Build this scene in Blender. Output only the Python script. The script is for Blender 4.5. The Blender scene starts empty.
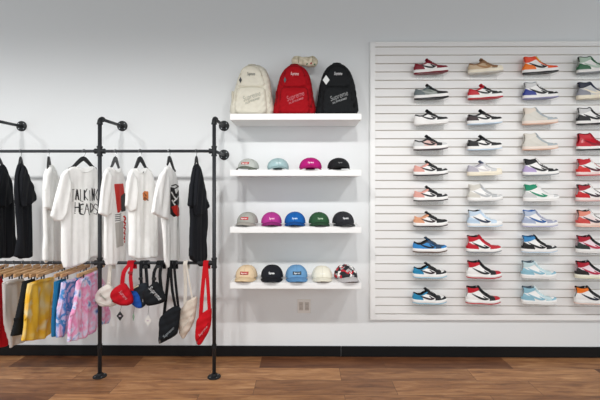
import bpy, math, random
from math import sin, cos, pi, sqrt, radians as R
C = bpy.context.scene.collection
sc = bpy.context.scene
rnd = random.Random(7)

# ------------------------------------------------------------------ camera, light, exposure
CAM = (0.0, -3.55, 1.51); F = 400.0; VX, VY = 304.0, 185.0
cd = bpy.data.cameras.new('camera'); cam = bpy.data.objects.new('camera', cd); C.objects.link(cam)
cam.location = CAM; cam.rotation_euler = (pi/2, 0, R(0.5))
cd.sensor_width = 36; cd.lens = 24.0
cd.shift_x = -0.5/600; cd.shift_y = -15/600
cd.clip_start = 0.05
sc.camera = cam
w = bpy.data.worlds.new('world'); sc.world = w; w.use_nodes = True
w.node_tree.nodes['Background'].inputs[0].default_value = (0.93, 0.97, 1.0, 1)
w.node_tree.nodes['Background'].inputs[1].default_value = 1.36
sc.view_settings.view_transform = 'Standard'; sc.view_settings.look = 'None'
sc.view_settings.exposure = 0.0; sc.view_settings.gamma = 1.0; sc.view_settings.use_curve_mapping = False
for k in range(7):                      # track spots hung in a row before the wall
    ld = bpy.data.lights.new('track_spot', 'SPOT'); lo = bpy.data.objects.new('track_spot', ld); C.objects.link(lo)
    lo.location = (-3.5 + 0.97*k, -2.25, 2.77)
    ld.energy = 64; ld.spot_size = R(104); ld.spot_blend = 0.9; ld.shadow_soft_size = 0.055
    ld.color = (1.0, 0.99, 0.98)
    lo.rotation_euler = (R(44), 0, 0)

# ------------------------------------------------------------------ helpers
def P(px, py, Y):
    """world x, z of the photo point lying in the plane Y (wall is Y=0)"""
    d = Y - CAM[1]
    return (px-VX)/F*d, CAM[2]-(py-VY)/F*d

def lin(c):
    if isinstance(c, str):
        c = [int(c[i:i+2], 16)/255 for i in (0, 2, 4)]
    return tuple(x/12.92 if x <= .04045 else ((x+.055)/1.055)**2.4 for x in c) + (1,)

_m = {}
def mat(name, col, rough=.7, metal=0, bump=0, scale=300, alpha=1, spec=.5, trans=0, coat=0, vary=0):
    if name in _m: return _m[name]
    m = bpy.data.materials.new(name); m.use_nodes = True; nt = m.node_tree; b = nt.nodes['Principled BSDF']
    b.inputs['Base Color'].default_value = lin(col); b.inputs['Roughness'].default_value = rough
    b.inputs['Metallic'].default_value = metal; b.inputs['Alpha'].default_value = alpha
    b.inputs['Specular IOR Level'].default_value = spec; b.inputs['Transmission Weight'].default_value = trans
    b.inputs['Coat Weight'].default_value = coat
    tc = nt.nodes.new('ShaderNodeTexCoord')
    if bump:
        n = nt.nodes.new('ShaderNodeTexNoise'); n.inputs['Scale'].default_value = scale; n.inputs['Detail'].default_value = 3
        nt.links.new(tc.outputs['Object'], n.inputs['Vector'])
        bp = nt.nodes.new('ShaderNodeBump'); bp.inputs['Strength'].default_value = bump; bp.inputs['Distance'].default_value = .002
        nt.links.new(n.outputs['Fac'], bp.inputs['Height']); nt.links.new(bp.outputs['Normal'], b.inputs['Normal'])
    if vary:
        n2 = nt.nodes.new('ShaderNodeTexNoise'); n2.inputs['Scale'].default_value = 28; n2.inputs['Detail'].default_value = 4
        nt.links.new(tc.outputs['Object'], n2.inputs['Vector'])
        mx = nt.nodes.new('ShaderNodeMix'); mx.data_type = 'RGBA'
        c = lin(col); mx.inputs['A'].default_value = tuple(x*(1-vary) for x in c[:3])+(1,)
        mx.inputs['B'].default_value = tuple(min(1, x*(1+vary)) for x in c[:3])+(1,)
        nt.links.new(n2.outputs['Fac'], mx.inputs['Factor']); nt.links.new(mx.outputs['Result'], b.inputs['Base Color'])
    _m[name] = m; return m

def ramp_mat(name, stops, scale, detail=2, rough=.8, distort=0.0, tex='noise', const=False, off=(0, 0, 0), stretch=(1, 1, 1)):
    m = bpy.data.materials.new(name); m.use_nodes = True; nt = m.node_tree; b = nt.nodes['Principled BSDF']
    b.inputs['Roughness'].default_value = rough
    tc = nt.nodes.new('ShaderNodeTexCoord'); mp = nt.nodes.new('ShaderNodeMapping')
    mp.inputs['Location'].default_value = off; mp.inputs['Scale'].default_value = stretch
    nt.links.new(tc.outputs['Object'], mp.inputs['Vector'])
    if tex == 'noise':
        n = nt.nodes.new('ShaderNodeTexNoise'); n.inputs['Detail'].default_value = detail; n.inputs['Distortion'].default_value = distort
        out = n.outputs['Fac']
    else:
        n = nt.nodes.new('ShaderNodeTexVoronoi'); s = nt.nodes.new('ShaderNodeSeparateColor')
        nt.links.new(n.outputs['Color'], s.inputs[0]); out = s.outputs[0]
    n.inputs['Scale'].default_value = scale
    nt.links.new(mp.outputs[0], n.inputs['Vector'])
    r = nt.nodes.new('ShaderNodeValToRGB'); r.color_ramp.interpolation = 'CONSTANT' if const else 'LINEAR'
    e = r.color_ramp.elements
    while len(e) < len(stops): e.new(.5)
    for i, (p, c) in enumerate(stops): e[i].position = p; e[i].color = lin(c)
    nt.links.new(out, r.inputs[0]); nt.links.new(r.outputs[0], b.inputs['Base Color'])
    return m

def cloth(col): return mat('cloth_'+col, col, .85, bump=.25, scale=220, spec=.25, vary=.06)
def leather(col, gloss=False):
    return mat(('patent_' if gloss else 'leather_')+col, col, .28 if gloss else .5, bump=.1, scale=400, spec=.4)

def tag(o, label=None, cat=None, group=None, kind=None):
    if label: o['label'] = label
    if cat: o['category'] = cat
    if group: o['group'] = group
    if kind: o['kind'] = kind
    return o
def thing(name, label, cat, loc=(0, 0, 0), rz=0, group=None):
    o = bpy.data.objects.new(name, None); C.objects.link(o); o.location = loc; o.rotation_euler = (0, 0, rz)
    o.empty_display_size = .05
    return tag(o, label, cat, group)
def link(name, me, m=None, parent=None, smooth=True):
    o = bpy.data.objects.new(name, me); C.objects.link(o)
    if m is not None and not me.materials: me.materials.append(m)
    if parent: o.parent = parent
    return o
def pmesh(name, V, Fc, m=None, parent=None, smooth=True):
    me = bpy.data.meshes.new(name); me.from_pydata([tuple(v) for v in V], [], [tuple(f) for f in Fc]); me.update()
    if smooth: me.polygons.foreach_set('use_smooth', [True]*len(me.polygons))
    return link(name, me, m, parent)

class MB:
    def __init__(s): s.V = []; s.F = []
    def add(s, V, Fc):
        n = len(s.V); s.V += [tuple(v) for v in V]; s.F += [tuple(i+n for i in f) for f in Fc]; return s
    def box(s, a, b, bev=0.0):
        x0, x1 = sorted((a[0], b[0])); y0, y1 = sorted((a[1], b[1])); z0, z1 = sorted((a[2], b[2]))
        e = bev
        if e <= 0:
            V = [(x, y, z) for z in (z0, z1) for y in (y0, y1) for x in (x0, x1)]
            return s.add(V, [(0, 2, 3, 1), (4, 5, 7, 6), (0, 1, 5, 4), (2, 6, 7, 3), (0, 4, 6, 2), (1, 3, 7, 5)])
        V = []
        for sx, X in ((1, x0), (-1, x1)):
            for sy, Y in ((1, y0), (-1, y1)):
                for sz, Z in ((1, z0), (-1, z1)):
                    V += [(X, Y+sy*e, Z+sz*e), (X+sx*e, Y, Z+sz*e), (X+sx*e, Y+sy*e, Z)]
        import bmesh
        bm = bmesh.new()
        for v in V: bm.verts.new(v)
        bmesh.ops.convex_hull(bm, input=list(bm.verts))
        bmesh.ops.dissolve_limit(bm, angle_limit=.01, verts=list(bm.verts), edges=list(bm.edges))
        bm.verts.index_update(); bm.verts.ensure_lookup_table()
        s.add([v.co[:] for v in bm.verts], [[v.index for v in f.verts] for f in bm.faces]); bm.free(); return s
    def tube(s, pts, r, n=12, flat=1.0, cap=True):
        """tube along points, r a number or a list; flat squashes it into a strap"""
        from mathutils import Vector as Vv
        pts = [Vv(p) for p in pts]; rr = r if isinstance(r, (list, tuple)) else [r]*len(pts)
        V = []; Fc = []; up = None
        for i, p in enumerate(pts):
            t = (pts[min(i+1, len(pts)-1)]-pts[max(i-1, 0)]).normalized()
            if up is None:
                up = Vv((0, 1, 0)) if abs(t.y) < .9 else Vv((0, 0, 1))
            a = (up-t*up.dot(t)).normalized(); up = a; b = t.cross(a)
            for k in range(n):
                th = 2*pi*k/n; V.append(p+a*(rr[i]*flat*cos(th))+b*(rr[i]*sin(th)))
        for i in range(len(pts)-1):
            for k in range(n):
                k2 = (k+1) % n; Fc.append((i*n+k, i*n+k2, (i+1)*n+k2, (i+1)*n+k))
        if cap: Fc.append(tuple(reversed(range(n)))); Fc.append(tuple((len(pts)-1)*n+k for k in range(n)))
        return s.add(V, Fc)
    def lathe(s, prof, n=24, axis='z', at=(0, 0, 0)):
        V = []; Fc = []
        for (r, h) in prof:
            for k in range(n):
                a = 2*pi*k/n; p = (r*cos(a), r*sin(a), h)
                if axis == 'y': p = (p[0], p[2], p[1])
                if axis == 'x': p = (p[2], p[0], p[1])
                V.append((p[0]+at[0], p[1]+at[1], p[2]+at[2]))
        for i in range(len(prof)-1):
            for k in range(n):
                k2 = (k+1) % n; Fc.append((i*n+k, i*n+k2, (i+1)*n+k2, (i+1)*n+k))
        Fc.append(tuple(reversed(range(n)))); Fc.append(tuple((len(prof)-1)*n+k for k in range(n)))
        return s.add(V, Fc)
    def build(s, name, m, parent=None, smooth=False): return pmesh(name, s.V, s.F, m, parent, smooth)

def auto(o, ang=35):
    """smooth shading kept sharp at hard edges"""
    me = o.data; me.polygons.foreach_set('use_smooth', [True]*len(me.polygons))
    me.set_sharp_from_angle(angle=R(ang)); return o

def smooth_poly(p, n=4, closed=True):
    out = []; L = len(p)
    rng = range(L) if closed else range(L-1)
    for i in rng:
        if closed: a, b, c, d = p[i-1], p[i], p[(i+1) % L], p[(i+2) % L]
        else: a, b, c, d = p[max(i-1, 0)], p[i], p[i+1], p[min(i+2, L-1)]
        for k in range(n):
            t = k/n
            out.append(tuple(.5*((2*b[j])+(-a[j]+c[j])*t+(2*a[j]-5*b[j]+4*c[j]-d[j])*t*t+(-a[j]+3*b[j]-3*c[j]+d[j])*t**3) for j in range(len(b))))
    if not closed: out.append(tuple(p[-1]))
    return out

def sdf(poly):
    E = [(poly[i], poly[(i+1) % len(poly)]) for i in range(len(poly))]
    def f(x, y):
        d = 1e9; ins = False
        for (ax, ay), (bx, by) in E:
            ex, ey = bx-ax, by-ay; wx, wy = x-ax, y-ay; L = ex*ex+ey*ey
            t = 0 if L == 0 else max(0, min(1, (wx*ex+wy*ey)/L))
            q = (wx-ex*t)**2+(wy-ey*t)**2
            if q < d: d = q
            if (ay > y) != (by > y) and x < (bx-ax)*(y-ay)/(by-ay)+ax: ins = not ins
        return -sqrt(d) if ins else sqrt(d)
    return f

def clip(V, T, val):
    """keep the part of a triangle mesh where val<0; V rows may carry extra numbers, interpolated"""
    nv = []; mp = {}; ec = {}; out = []
    def vid(i):
        if i not in mp: mp[i] = len(nv); nv.append(V[i])
        return mp[i]
    def cut(i, j):
        k = (i, j) if i < j else (j, i)
        if k not in ec:
            a, b = k; t = val[a]/(val[a]-val[b]); t = max(0, min(1, t))
            ec[k] = len(nv); nv.append(tuple(p+(q-p)*t for p, q in zip(V[a], V[b])))
        return ec[k]
    for t in T:
        ins = [val[i] < 0 for i in t]; c = sum(ins)
        if c == 3: out.append(tuple(vid(i) for i in t))
        elif c:
            poly = []
            for k in range(3):
                i, j = t[k], t[(k+1) % 3]
                if ins[k]: poly.append(vid(i))
                if ins[k] != ins[(k+1) % 3]: poly.append(cut(i, j))
            for k in range(1, len(poly)-1): out.append((poly[0], poly[k], poly[k+1]))
    return nv, out

def rim_edges(T):
    s = {}
    for t in T:
        for k in range(len(t)): s[(t[k], t[(k+1) % len(t)])] = 1
    return [e for e in s if (e[1], e[0]) not in s]

def normals(V, T):
    N = [[0, 0, 0] for _ in V]
    for t in T:
        a, b, c = V[t[0]], V[t[1]], V[t[2]]
        u = [b[i]-a[i] for i in range(3)]; w_ = [c[i]-a[i] for i in range(3)]
        n = (u[1]*w_[2]-u[2]*w_[1], u[2]*w_[0]-u[0]*w_[2], u[0]*w_[1]-u[1]*w_[0])
        for i in t:
            for k in range(3): N[i][k] += n[k]
    for n in N:
        l = sqrt(n[0]**2+n[1]**2+n[2]**2) or 1
        for k in range(3): n[k] /= l
    return N

def overlay(V6, T, val, off, sink=.002):
    """clipped panel of a surface (rows x,y,z,nx,ny,nz) lifted by off, with a rim going back into it"""
    v, t = clip(V6, T, val)
    out = [tuple(p[i]+p[3+i]*off for i in range(3)) for p in v]; F_ = [tuple(q) for q in t]
    idx = {}
    for a, b in rim_edges(t):
        for i in (a, b):
            if i not in idx: idx[i] = len(out); out.append(tuple(v[i][k]-v[i][3+k]*sink for k in range(3)))
        F_.append((b, a, idx[a], idx[b]))
    return out, F_

class Puff:
    """a cushion-like solid from an outline in its own (u, v) plane: front towards local -y"""
    def __init__(s, outline, T, Rr, cell=.012, fold=None, n=4, back=1.0, edge=.003, y0=0.0, vmin=-1e9):
        s.poly = smooth_poly(outline, n) if n > 1 else outline
        s.poly = [(u, max(v, vmin)) for u, v in s.poly]
        s.T = T; s.R = Rr; s.sd = sdf(s.poly); s.foldf = fold or (lambda u, v: 0.0); s.edge = edge; s.back = back; s.y0 = y0
        us = [p[0] for p in s.poly]; vs = [p[1] for p in s.poly]
        u0, v0 = min(us)-cell, min(vs)-cell; nu = int((max(us)-u0)/cell)+3; nvv = int((max(vs)-v0)/cell)+3
        G = []; val = []
        for j in range(nvv):
            for i in range(nu):
                u = u0+i*cell; v = v0+j*cell; G.append((u, v)); val.append(s.sd(u, v))
        T_ = []
        for j in range(nvv-1):
            for i in range(nu-1):
                a = j*nu+i; T_ += [(a, a+1, a+nu+1), (a, a+nu+1, a+nu)]
        s.g, s.t = clip(G, T_, val)
    def h(s, u, v):
        d = max(0, -s.sd(u, v)); q = min(1, d/s.R)
        return s.edge+s.T*sqrt(max(0, 1-(1-q)**2))
    def y(s, u, v): return s.y0-s.h(u, v)-s.foldf(u, v)
    def mesh(s):
        V = [(u, s.y(u, v), v) for u, v in s.g]; n = len(V)
        V += [(u, s.y0+s.h(u, v)*s.back-s.foldf(u, v), v) for u, v in s.g]
        F_ = list(s.t)+[tuple(i+n for i in reversed(t)) for t in s.t]
        for a, b in rim_edges(s.t): F_.append((b, a, a+n, b+n))
        return V, F_
    def build(s, name, m, parent): V, F_ = s.mesh(); return pmesh(name, V, F_, m, parent)
    def patch(s, name, poly, m, parent, off=.002, val=None, n=1):
        if n > 1: poly = smooth_poly(poly, n)
        V = [(u, s.y(u, v), v) for u, v in s.g]; N = normals(V, s.t)
        f = sdf(poly); vl = [f(u, v) for u, v in s.g]
        V6 = [a+tuple(b) for a, b in zip(V, N)]
        o, F_ = overlay(V6, s.t, vl, off)
        return pmesh(name, o, F_, m, parent) if F_ else None

def surf_text(name, txt, size, cu, cv, ang, yfun, m, parent, off=.002, squash=1.0, shear=.25, bold=.0, wid=None):
    """lettering laid on a surface y=yfun(u,v), centred at (cu,cv), turned by ang"""
    c = bpy.data.curves.new('t', 'FONT'); c.body = txt; c.size = size; c.align_x = 'CENTER'; c.align_y = 'CENTER'; c.shear = shear; c.offset = bold
    o = bpy.data.objects.new('t', c); C.objects.link(o); dg = bpy.context.evaluated_depsgraph_get(); dg.update()
    me0 = bpy.data.meshes.new_from_object(o.evaluated_get(dg)); me0.transform(((1,0,0,0),(0,1,0,0),(0,0,1,0),(0,0,0,1)) and __import__('mathutils').Matrix.Identity(4))
    V = [v.co[:] for v in me0.vertices]; Fc = [tuple(p.vertices) for p in me0.polygons]
    bpy.data.objects.remove(o); bpy.data.curves.remove(c); bpy.data.meshes.remove(me0)
    xs = [v[0] for v in V]; k = 1 if not wid else wid/(max(xs)-min(xs)); mx = (max(xs)+min(xs))/2
    out = []
    for x, y, _ in V:
        x = (x-mx)*k; y *= squash; u = cu+x*cos(ang)-y*sin(ang); v = cv+x*sin(ang)+y*cos(ang); out.append((u, yfun(u, v)-off, v))
    n = len(out); out2 = [(a, b+off*.9, c_) for a, b, c_ in out]
    F2 = [tuple(f) for f in Fc]
    for a, b in rim_edges(Fc): F2.append((b, a, a+n, b+n))
    return pmesh(name, out+out2, F2, m, parent, smooth=False)

def strokes(lines, wd, yfun, off=.0015, seg=.008):
    """flat ribbons along polylines (u,v) laid on a surface"""
    mb = MB()
    for ln in lines:
        pts = []
        for (a, b) in zip(ln, ln[1:]):
            L = sqrt((b[0]-a[0])**2+(b[1]-a[1])**2); k = max(1, int(L/seg))
            pts += [(a[0]+(b[0]-a[0])*i/k, a[1]+(b[1]-a[1])*i/k) for i in range(k)]
        pts.append(ln[-1]); V = []
        for i, p in enumerate(pts):
            q0 = pts[max(0, i-1)]; q1 = pts[min(len(pts)-1, i+1)]; dx, dy = q1[0]-q0[0], q1[1]-q0[1]; L = sqrt(dx*dx+dy*dy) or 1
            nx, ny = -dy/L*wd/2, dx/L*wd/2
            for s_ in (1, -1):
                u, v = p[0]+s_*nx, p[1]+s_*ny; V.append((u, yfun(u, v)-off, v))
        Fc = []
        for i in range(len(pts)-1): Fc.append((2*i, 2*i+1, 2*i+3, 2*i+2))
        n = len(V); V += [(a, b+off, c) for a, b, c in V]
        Fc += [(a+n, b+n, c+n, d+n)[::-1] for a, b, c, d in Fc[:]]
        for i in range(len(pts)-1): Fc += [(2*i, 2*i+2, 2*i+2+n, 2*i+n), (2*i+3, 2*i+1, 2*i+1+n, 2*i+3+n)]
        mb.add(V, Fc)
    return mb

class Frame:
    """a vertical plane through origin O turned by a: photo points become its (u, v) coordinates"""
    def __init__(s, O, a, off=0.0): s.O = (O[0]+sin(a)*off, O[1]-cos(a)*off, O[2]); s.a = a
    def __call__(s, px, py):
        r = ((px-VX)/F, 1.0, -(py-VY)/F); n = (sin(s.a), -cos(s.a)); d = (s.O[0]-CAM[0], s.O[1]-CAM[1])
        t = (n[0]*d[0]+n[1]*d[1])/(n[0]*r[0]+n[1]*r[1])
        x, y, z = CAM[0]+r[0]*t, CAM[1]+r[1]*t, CAM[2]+r[2]*t
        return ((x-s.O[0])*cos(s.a)+(y-s.O[1])*sin(s.a), z-s.O[2])
    def poly(s, pts): return [s(*p) for p in pts]

# ------------------------------------------------------------------ the room
def wall_material():
    m = mat('wall_paint', 'E6E8E8', .75, bump=.05, scale=90, spec=.2); return m
def floor_material():
    m = bpy.data.materials.new('wood_planks'); m.use_nodes = True; nt = m.node_tree; b = nt.nodes['Principled BSDF']; L = nt.links
    tc = nt.nodes.new('ShaderNodeTexCoord'); mp = nt.nodes.new('ShaderNodeMapping'); L.new(tc.outputs['Object'], mp.inputs['Vector'])
    mp.inputs['Location'].default_value = (0.37, .018, 0)
    br = nt.nodes.new('ShaderNodeTexBrick'); L.new(mp.outputs[0], br.inputs['Vector'])
    br.offset = .37; br.offset_frequency = 2; br.squash = 1
    br.inputs['Color1'].default_value = (0, 0, 0, 1); br.inputs['Color2'].default_value = (1, 1, 1, 1); br.inputs['Mortar'].default_value = (.5, .5, .5, 1)
    br.inputs['Scale'].default_value = 1; br.inputs['Mortar Size'].default_value = .0016; br.inputs['Mortar Smooth'].default_value = .3
    br.inputs['Brick Width'].default_value = 1.05; br.inputs['Row Height'].default_value = .212
    # grain, stretched along the plank and offset per plank
    sc_ = nt.nodes.new('ShaderNodeVectorMath'); sc_.operation = 'MULTIPLY'; L.new(tc.outputs['Object'], sc_.inputs[0]); sc_.inputs[1].default_value = (2.0, 13, 1)
    ad = nt.nodes.new('ShaderNodeVectorMath'); ad.operation = 'ADD'; L.new(sc_.outputs[0], ad.inputs[0])
    cm = nt.nodes.new('ShaderNodeVectorMath'); cm.operation = 'SCALE'; L.new(br.outputs['Color'], cm.inputs[0]); cm.inputs['Scale'].default_value = 37
    L.new(cm.outputs[0], ad.inputs[1])
    n1 = nt.nodes.new('ShaderNodeTexNoise'); n1.inputs['Scale'].default_value = 1.6; n1.inputs['Detail'].default_value = 8; n1.inputs['Roughness'].default_value = .62; n1.inputs['Distortion'].default_value = .6
    L.new(ad.outputs[0], n1.inputs['Vector'])
    r1 = nt.nodes.new('ShaderNodeValToRGB'); e = r1.color_ramp.elements
    for p_, c_ in ((.22, '66452F'), (.42, '9C704C'), (.56, 'B78A60'), (.80, 'D6B088')):
        if p_ == .22: e[0].position = p_; e[0].color = lin(c_)
        elif p_ == .80: e[-1].position = p_; e[-1].color = lin(c_)
        else:
            q = e.new(p_); q.color = lin(c_)
    L.new(n1.outputs['Fac'], r1.inputs[0])
    r2 = nt.nodes.new('ShaderNodeValToRGB'); r2.color_ramp.elements[0].color = lin('8C6E5E'); r2.color_ramp.elements[1].color = lin('FFF4E4')
    L.new(br.outputs['Color'], r2.inputs[0])
    mx = nt.nodes.new('ShaderNodeMix'); mx.data_type = 'RGBA'; mx.blend_type = 'MULTIPLY'; mx.inputs['Factor'].default_value = 1
    L.new(r1.outputs[0], mx.inputs['A']); L.new(r2.outputs[0], mx.inputs['B'])
    mx2 = nt.nodes.new('ShaderNodeMix'); mx2.data_type = 'RGBA'; L.new(br.outputs['Fac'], mx2.inputs['Factor'])
    L.new(mx.outputs['Result'], mx2.inputs['A']); mx2.inputs['B'].default_value = lin('4A3022')
    L.new(mx2.outputs['Result'], b.inputs['Base Color']); b.inputs['Roughness'].default_value = .48
    bp = nt.nodes.new('ShaderNodeBump'); bp.inputs['Strength'].default_value = .15; bp.inputs['Distance'].default_value = .002
    L.new(n1.outputs['Fac'], bp.inputs['Height']); L.new(bp.outputs['Normal'], b.inputs['Normal'])
    return m
XL, XR, YF, ZC = -4.6, 4.6, -6.4, 3.24; FZ = -.008
tag(MB().box((XL, 0, FZ), (XR, .12, ZC)).build('wall_back', wall_material()), kind='structure')
tag(MB().box((XL, YF, -.09), (XR, .12, FZ)).build('floor', floor_material()), kind='structure')
tag(MB().box((XL, YF, ZC), (XR, .12, ZC+.1)).build('ceiling', mat('ceiling_paint', '343536', .8)), kind='structure')
bbm = mat('black_baseboard', '0A0A0B', .6, bump=.05, spec=.25)
jx = P(341, 350, 0)[0]
bb = MB().box((XL, -.014, FZ), (jx-.0015, 0, FZ+.092), .003); bb.box((jx+.0015, -.014, FZ), (XR, 0, FZ+.092), .003)
tag(bb.build('baseboard_back', bbm), kind='structure')

# ------------------------------------------------------------------ slatwall panel
SX0, SX1 = .581, 3.35; SY = -.03; SZT, SZB = 2.769, .325; G0 = 2.7225; GS = .0733; NG = 33
whitep = mat('slat_white', 'EDECEA', .5, bump=.02, spec=.3)
sw = thing('slatwall_panel', 'wide white slatwall panel with horizontal grooves, full of sneakers', 'wall panel', (SX0, 0, SZB))
b = MB(); gh = .0042
edges = [SZT-.002] + [G0-GS*k for k in range(NG)] + [SZB+.0]
for k in range(len(edges)-1):
    t, bt = edges[k]-(gh if k else 0), edges[k+1]+(gh if k < len(edges)-2 else 0)
    b.box((.045, SY, bt-SZB), (SX1-SX0, -.016, t-SZB), .0012)
b.build('slat_panel', whitep, sw)
MB().box((.02, -.016, 0), (SX1-SX0, -.0005, SZT-SZB)).build('backing_board', mat('slat_groove', 'C4BCB2', .7), sw)
tr = MB().box((0, SY-.003, 0), (.045, -.0005, SZT-SZB), .002); tr.box((.045, SY-.003, SZT-SZB-.012), (SX1-SX0, -.0005, SZT-SZB), .0015)
tr.build('edge_trim', mat('trim_white', 'F0F0EE', .45), sw)

# ------------------------------------------------------------------ wall shelves
SHX0, SHX1, SHD, SHT = -.592, .458, .36, .05
pl = MB().box((-.058, -.006, -.062), (.058, -.0003, .062), .002)
ot = pl.build('wall_outlet', mat('outlet_white', 'E6E2DC', .4)); ox, oz = P(304, 306, 0); ot.location = (ox, 0, oz)
tag(ot, 'white double electrical outlet on the wall below the lowest shelf', 'outlet')
om = mat('outlet_socket', 'C4BCB4', .45); os_ = mat('outlet_slot', '4A4644', .6)
for sx in (-.026, .026):
    f_ = MB().box((sx-.018, -.0075, -.036), (sx+.018, -.006, .036), .001).build('socket_face', om, ot)
    q = MB()
    for dz in (-.018, .018):
        q.box((sx-.008, -.0082, dz-.005), (sx-.006, -.0074, dz+.005)); q.box((sx+.006, -.0082, dz-.005), (sx+.008, -.0074, dz+.005))
    q.build('socket_slots', os_, f_)
shelf_tops = [2.080, 1.632, 1.177, .731]
names = ['top', 'second', 'third', 'bottom']
shm = mat('shelf_white', 'F2F1EF', .4, bump=.01, spec=.4)
lab = ['thick white floating shelf carrying the three backpacks', 'white floating shelf carrying the row of four caps',
       'white floating shelf carrying caps in grey, pink, blue, green and black', 'lowest white floating shelf, carrying the patterned cap']
for z, l in zip(shelf_tops, lab):
    o = MB().box((0, -SHD, -SHT), (SHX1-SHX0, -.0005, 0), .002).build('floating_shelf', shm)
    o.location = (SHX0, 0, z); tag(o, l, 'shelf', 'white floating shelves')

# ------------------------------------------------------------------ pipe rack
RY = -.394; BT, BB = 1.778, .894; TOPZ = 2.035
UA, UB, UC = -1.618, -.71, -2.52
iron = mat('black_iron', '35373A', .5, metal=.35, bump=.12, scale=160)
iron2 = mat('cast_fitting', '1D1F21', .55, metal=.3, bump=.2, scale=140)
rk = thing('pipe_rack', 'black iron pipe clothing rack fixed to wall and floor', 'clothing rack', (UA, RY, 0))
X = lambda x: x-UA
def flange(at, axis, r=.046):
    mb = MB().lathe([(r, 0), (r, .006), (r*.9, .009), (r*.45, .011), (r*.43, .026), (r*.40, .028), (.001, .028)] if axis == 'z' else
                    [(r, 0), (r, -.006), (r*.9, -.009), (r*.45, -.011), (r*.43, -.026), (r*.40, -.028), (.001, -.028)], 28, axis, at)
    f = auto(mb.build('flange', iron2, rk))
    for k in range(4):
        a = pi/4+k*pi/2; q = (at[0]+r*.7*cos(a), at[1]+r*.7*sin(a), at[2]+.006) if axis == 'z' else (at[0]+r*.7*cos(a), at[1]-.006, at[2]+r*.7*sin(a))
        s_ = 1 if axis == 'z' else -1
        auto(MB().lathe([(.006, 0), (.006, .005*s_), (.003, .006*s_)], 6, axis, q).build('bolt', mat('screw_steel', '8C9094', .35, metal=.8), f))
for ux in (UC, UA, UB):
    MB().tube([(X(ux), 0, .01), (X(ux), 0, TOPZ-.02)], .0150, 16).build('upright_pipe', iron, rk, True)
    flange((X(ux), 0, FZ), 'z', .052)
    flange((X(ux), -RY, TOPZ), 'y')
    MB().tube([(X(ux), -RY-.01, TOPZ), (X(ux), .02, TOPZ)], .0130, 14).build('wall_pipe', iron, rk, True)
    # elbow at the top
    pts = [(X(ux), .034*(1-cos(t)), TOPZ-.034+.034*sin(t)) for t in [i*pi/2/6 for i in range(7)]]
    e = MB().tube(pts, .0195, 16); e.tube([pts[0], (pts[0][0], 0, TOPZ-.046)], .0225, 16); e.tube([(pts[-1][0], .034, TOPZ), (pts[-1][0], .046, TOPZ)], .0225, 16)
    auto(e.build('elbow_fitting', iron2, rk))
    for bz in (BT, BB):
        c = MB().tube([(X(ux), 0, bz-.034), (X(ux), 0, bz+.034)], .0195, 16)
        c.tube([(X(ux), 0, bz-.04), (X(ux), 0, bz-.028)], .0225, 16); c.tube([(X(ux), 0, bz+.028), (X(ux), 0, bz+.04)], .0225, 16)
        x0 = -.036; x1 = .0 if ux == UB else .036
        c.tube([(X(ux)+x0, 0, bz), (X(ux)+x1, 0, bz)], .0185, 16); c.tube([(X(ux)+x0-.004, 0, bz), (X(ux)+x0+.008, 0, bz)], .021, 16)
        if ux != UB: c.tube([(X(ux)+x1-.008, 0, bz), (X(ux)+x1+.004, 0, bz)], .021, 16)
        auto(c.build('cross_fitting' if ux != UB else 'tee_fitting', iron2, rk))
    if ux == UB:
        flange((X(ux), -RY, BT), 'y'); MB().tube([(X(ux), -RY-.01, BT), (X(ux), .01, BT)], .0130, 14).build('wall_pipe', iron, rk, True)
    c = MB().tube([(X(ux), 0, .22), (X(ux), 0, .25)], .0185, 16); auto(c.build('pipe_coupling', iron2, rk))
MB().tube([(X(-3.2), 0, BT), (X(UB), 0, BT)], .0120, 14).build('hanging_rail', iron, rk, True)
MB().tube([(X(-3.2), 0, BB), (X(UB), 0, BB)], .0120, 14).build('lower_rail', iron, rk, True)
rail_flange = MB().lathe([(.04, 0), (.04, .008), (.02, .01)], 20, 'x', (X(-3.2)-.005, 0, BT)); auto(rail_flange.build('rail_end', iron2, rk))

# ------------------------------------------------------------------ sneakers
def interp(tab, x):
    if x <= tab[0][0]: return tab[0][1]
    for (a, b_), (c, d) in zip(tab, tab[1:]):
        if x <= c:
            t = (x-a)/(c-a); return b_+(d-b_)*t
    return tab[-1][1]
def sstep(a, b_, x): t = max(0, min(1, (x-a)/(b_-a))); return t*t*(3-2*t)

ZL = [.030, .034, .038, .042, .046, .049, .052, .055, .058, .061, .064, .067, .070, .074, .078, .083, .088, .094, .100, .106, .112, .118, .124, .130, .136, .142, .148, .154, .160, .166]
XF = [(.030, .2885), (.036, .2885), (.042, .286), (.047, .281), (.052, .270), (.056, .250), (.060, .228), (.065, .205), (.072, .187), (.082, .170), (.094, .155), (.106, .143), (.118, .132), (.130, .122), (.142, .115), (.166, .110)]
XB = [(.030, .006), (.045, .002), (.065, .004), (.085, .011), (.105, .016), (.125, .015), (.150, .012), (.166, .010)]
def halfw(x, z):
    wf = .034+.011*sstep(.10, .20, x)-.004*sstep(.23, .29, x)
    k = 1-.25*sstep(.05, .11, z)+.06*sstep(.11, .16, z)
    return wf*k
def shoe_pt(th, z, grow=0.0):
    xb, xf = interp(XB, z)-grow, interp(XF, z)+grow
    c = cos(th); s = sin(th); x = xb+(xf-xb)*(1-c)/2
    ww = halfw(x, z)+grow
    y = ww*(abs(s)**.62)*(1 if s >= 0 else -1)
    return x, y
def spring(x, y, z): return (x, y, z+.010*sstep(.19, .30, x)*((x-.19)/.1 if x > .19 else 0)+.003*sstep(.05, 0, x))
NT = 120
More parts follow.
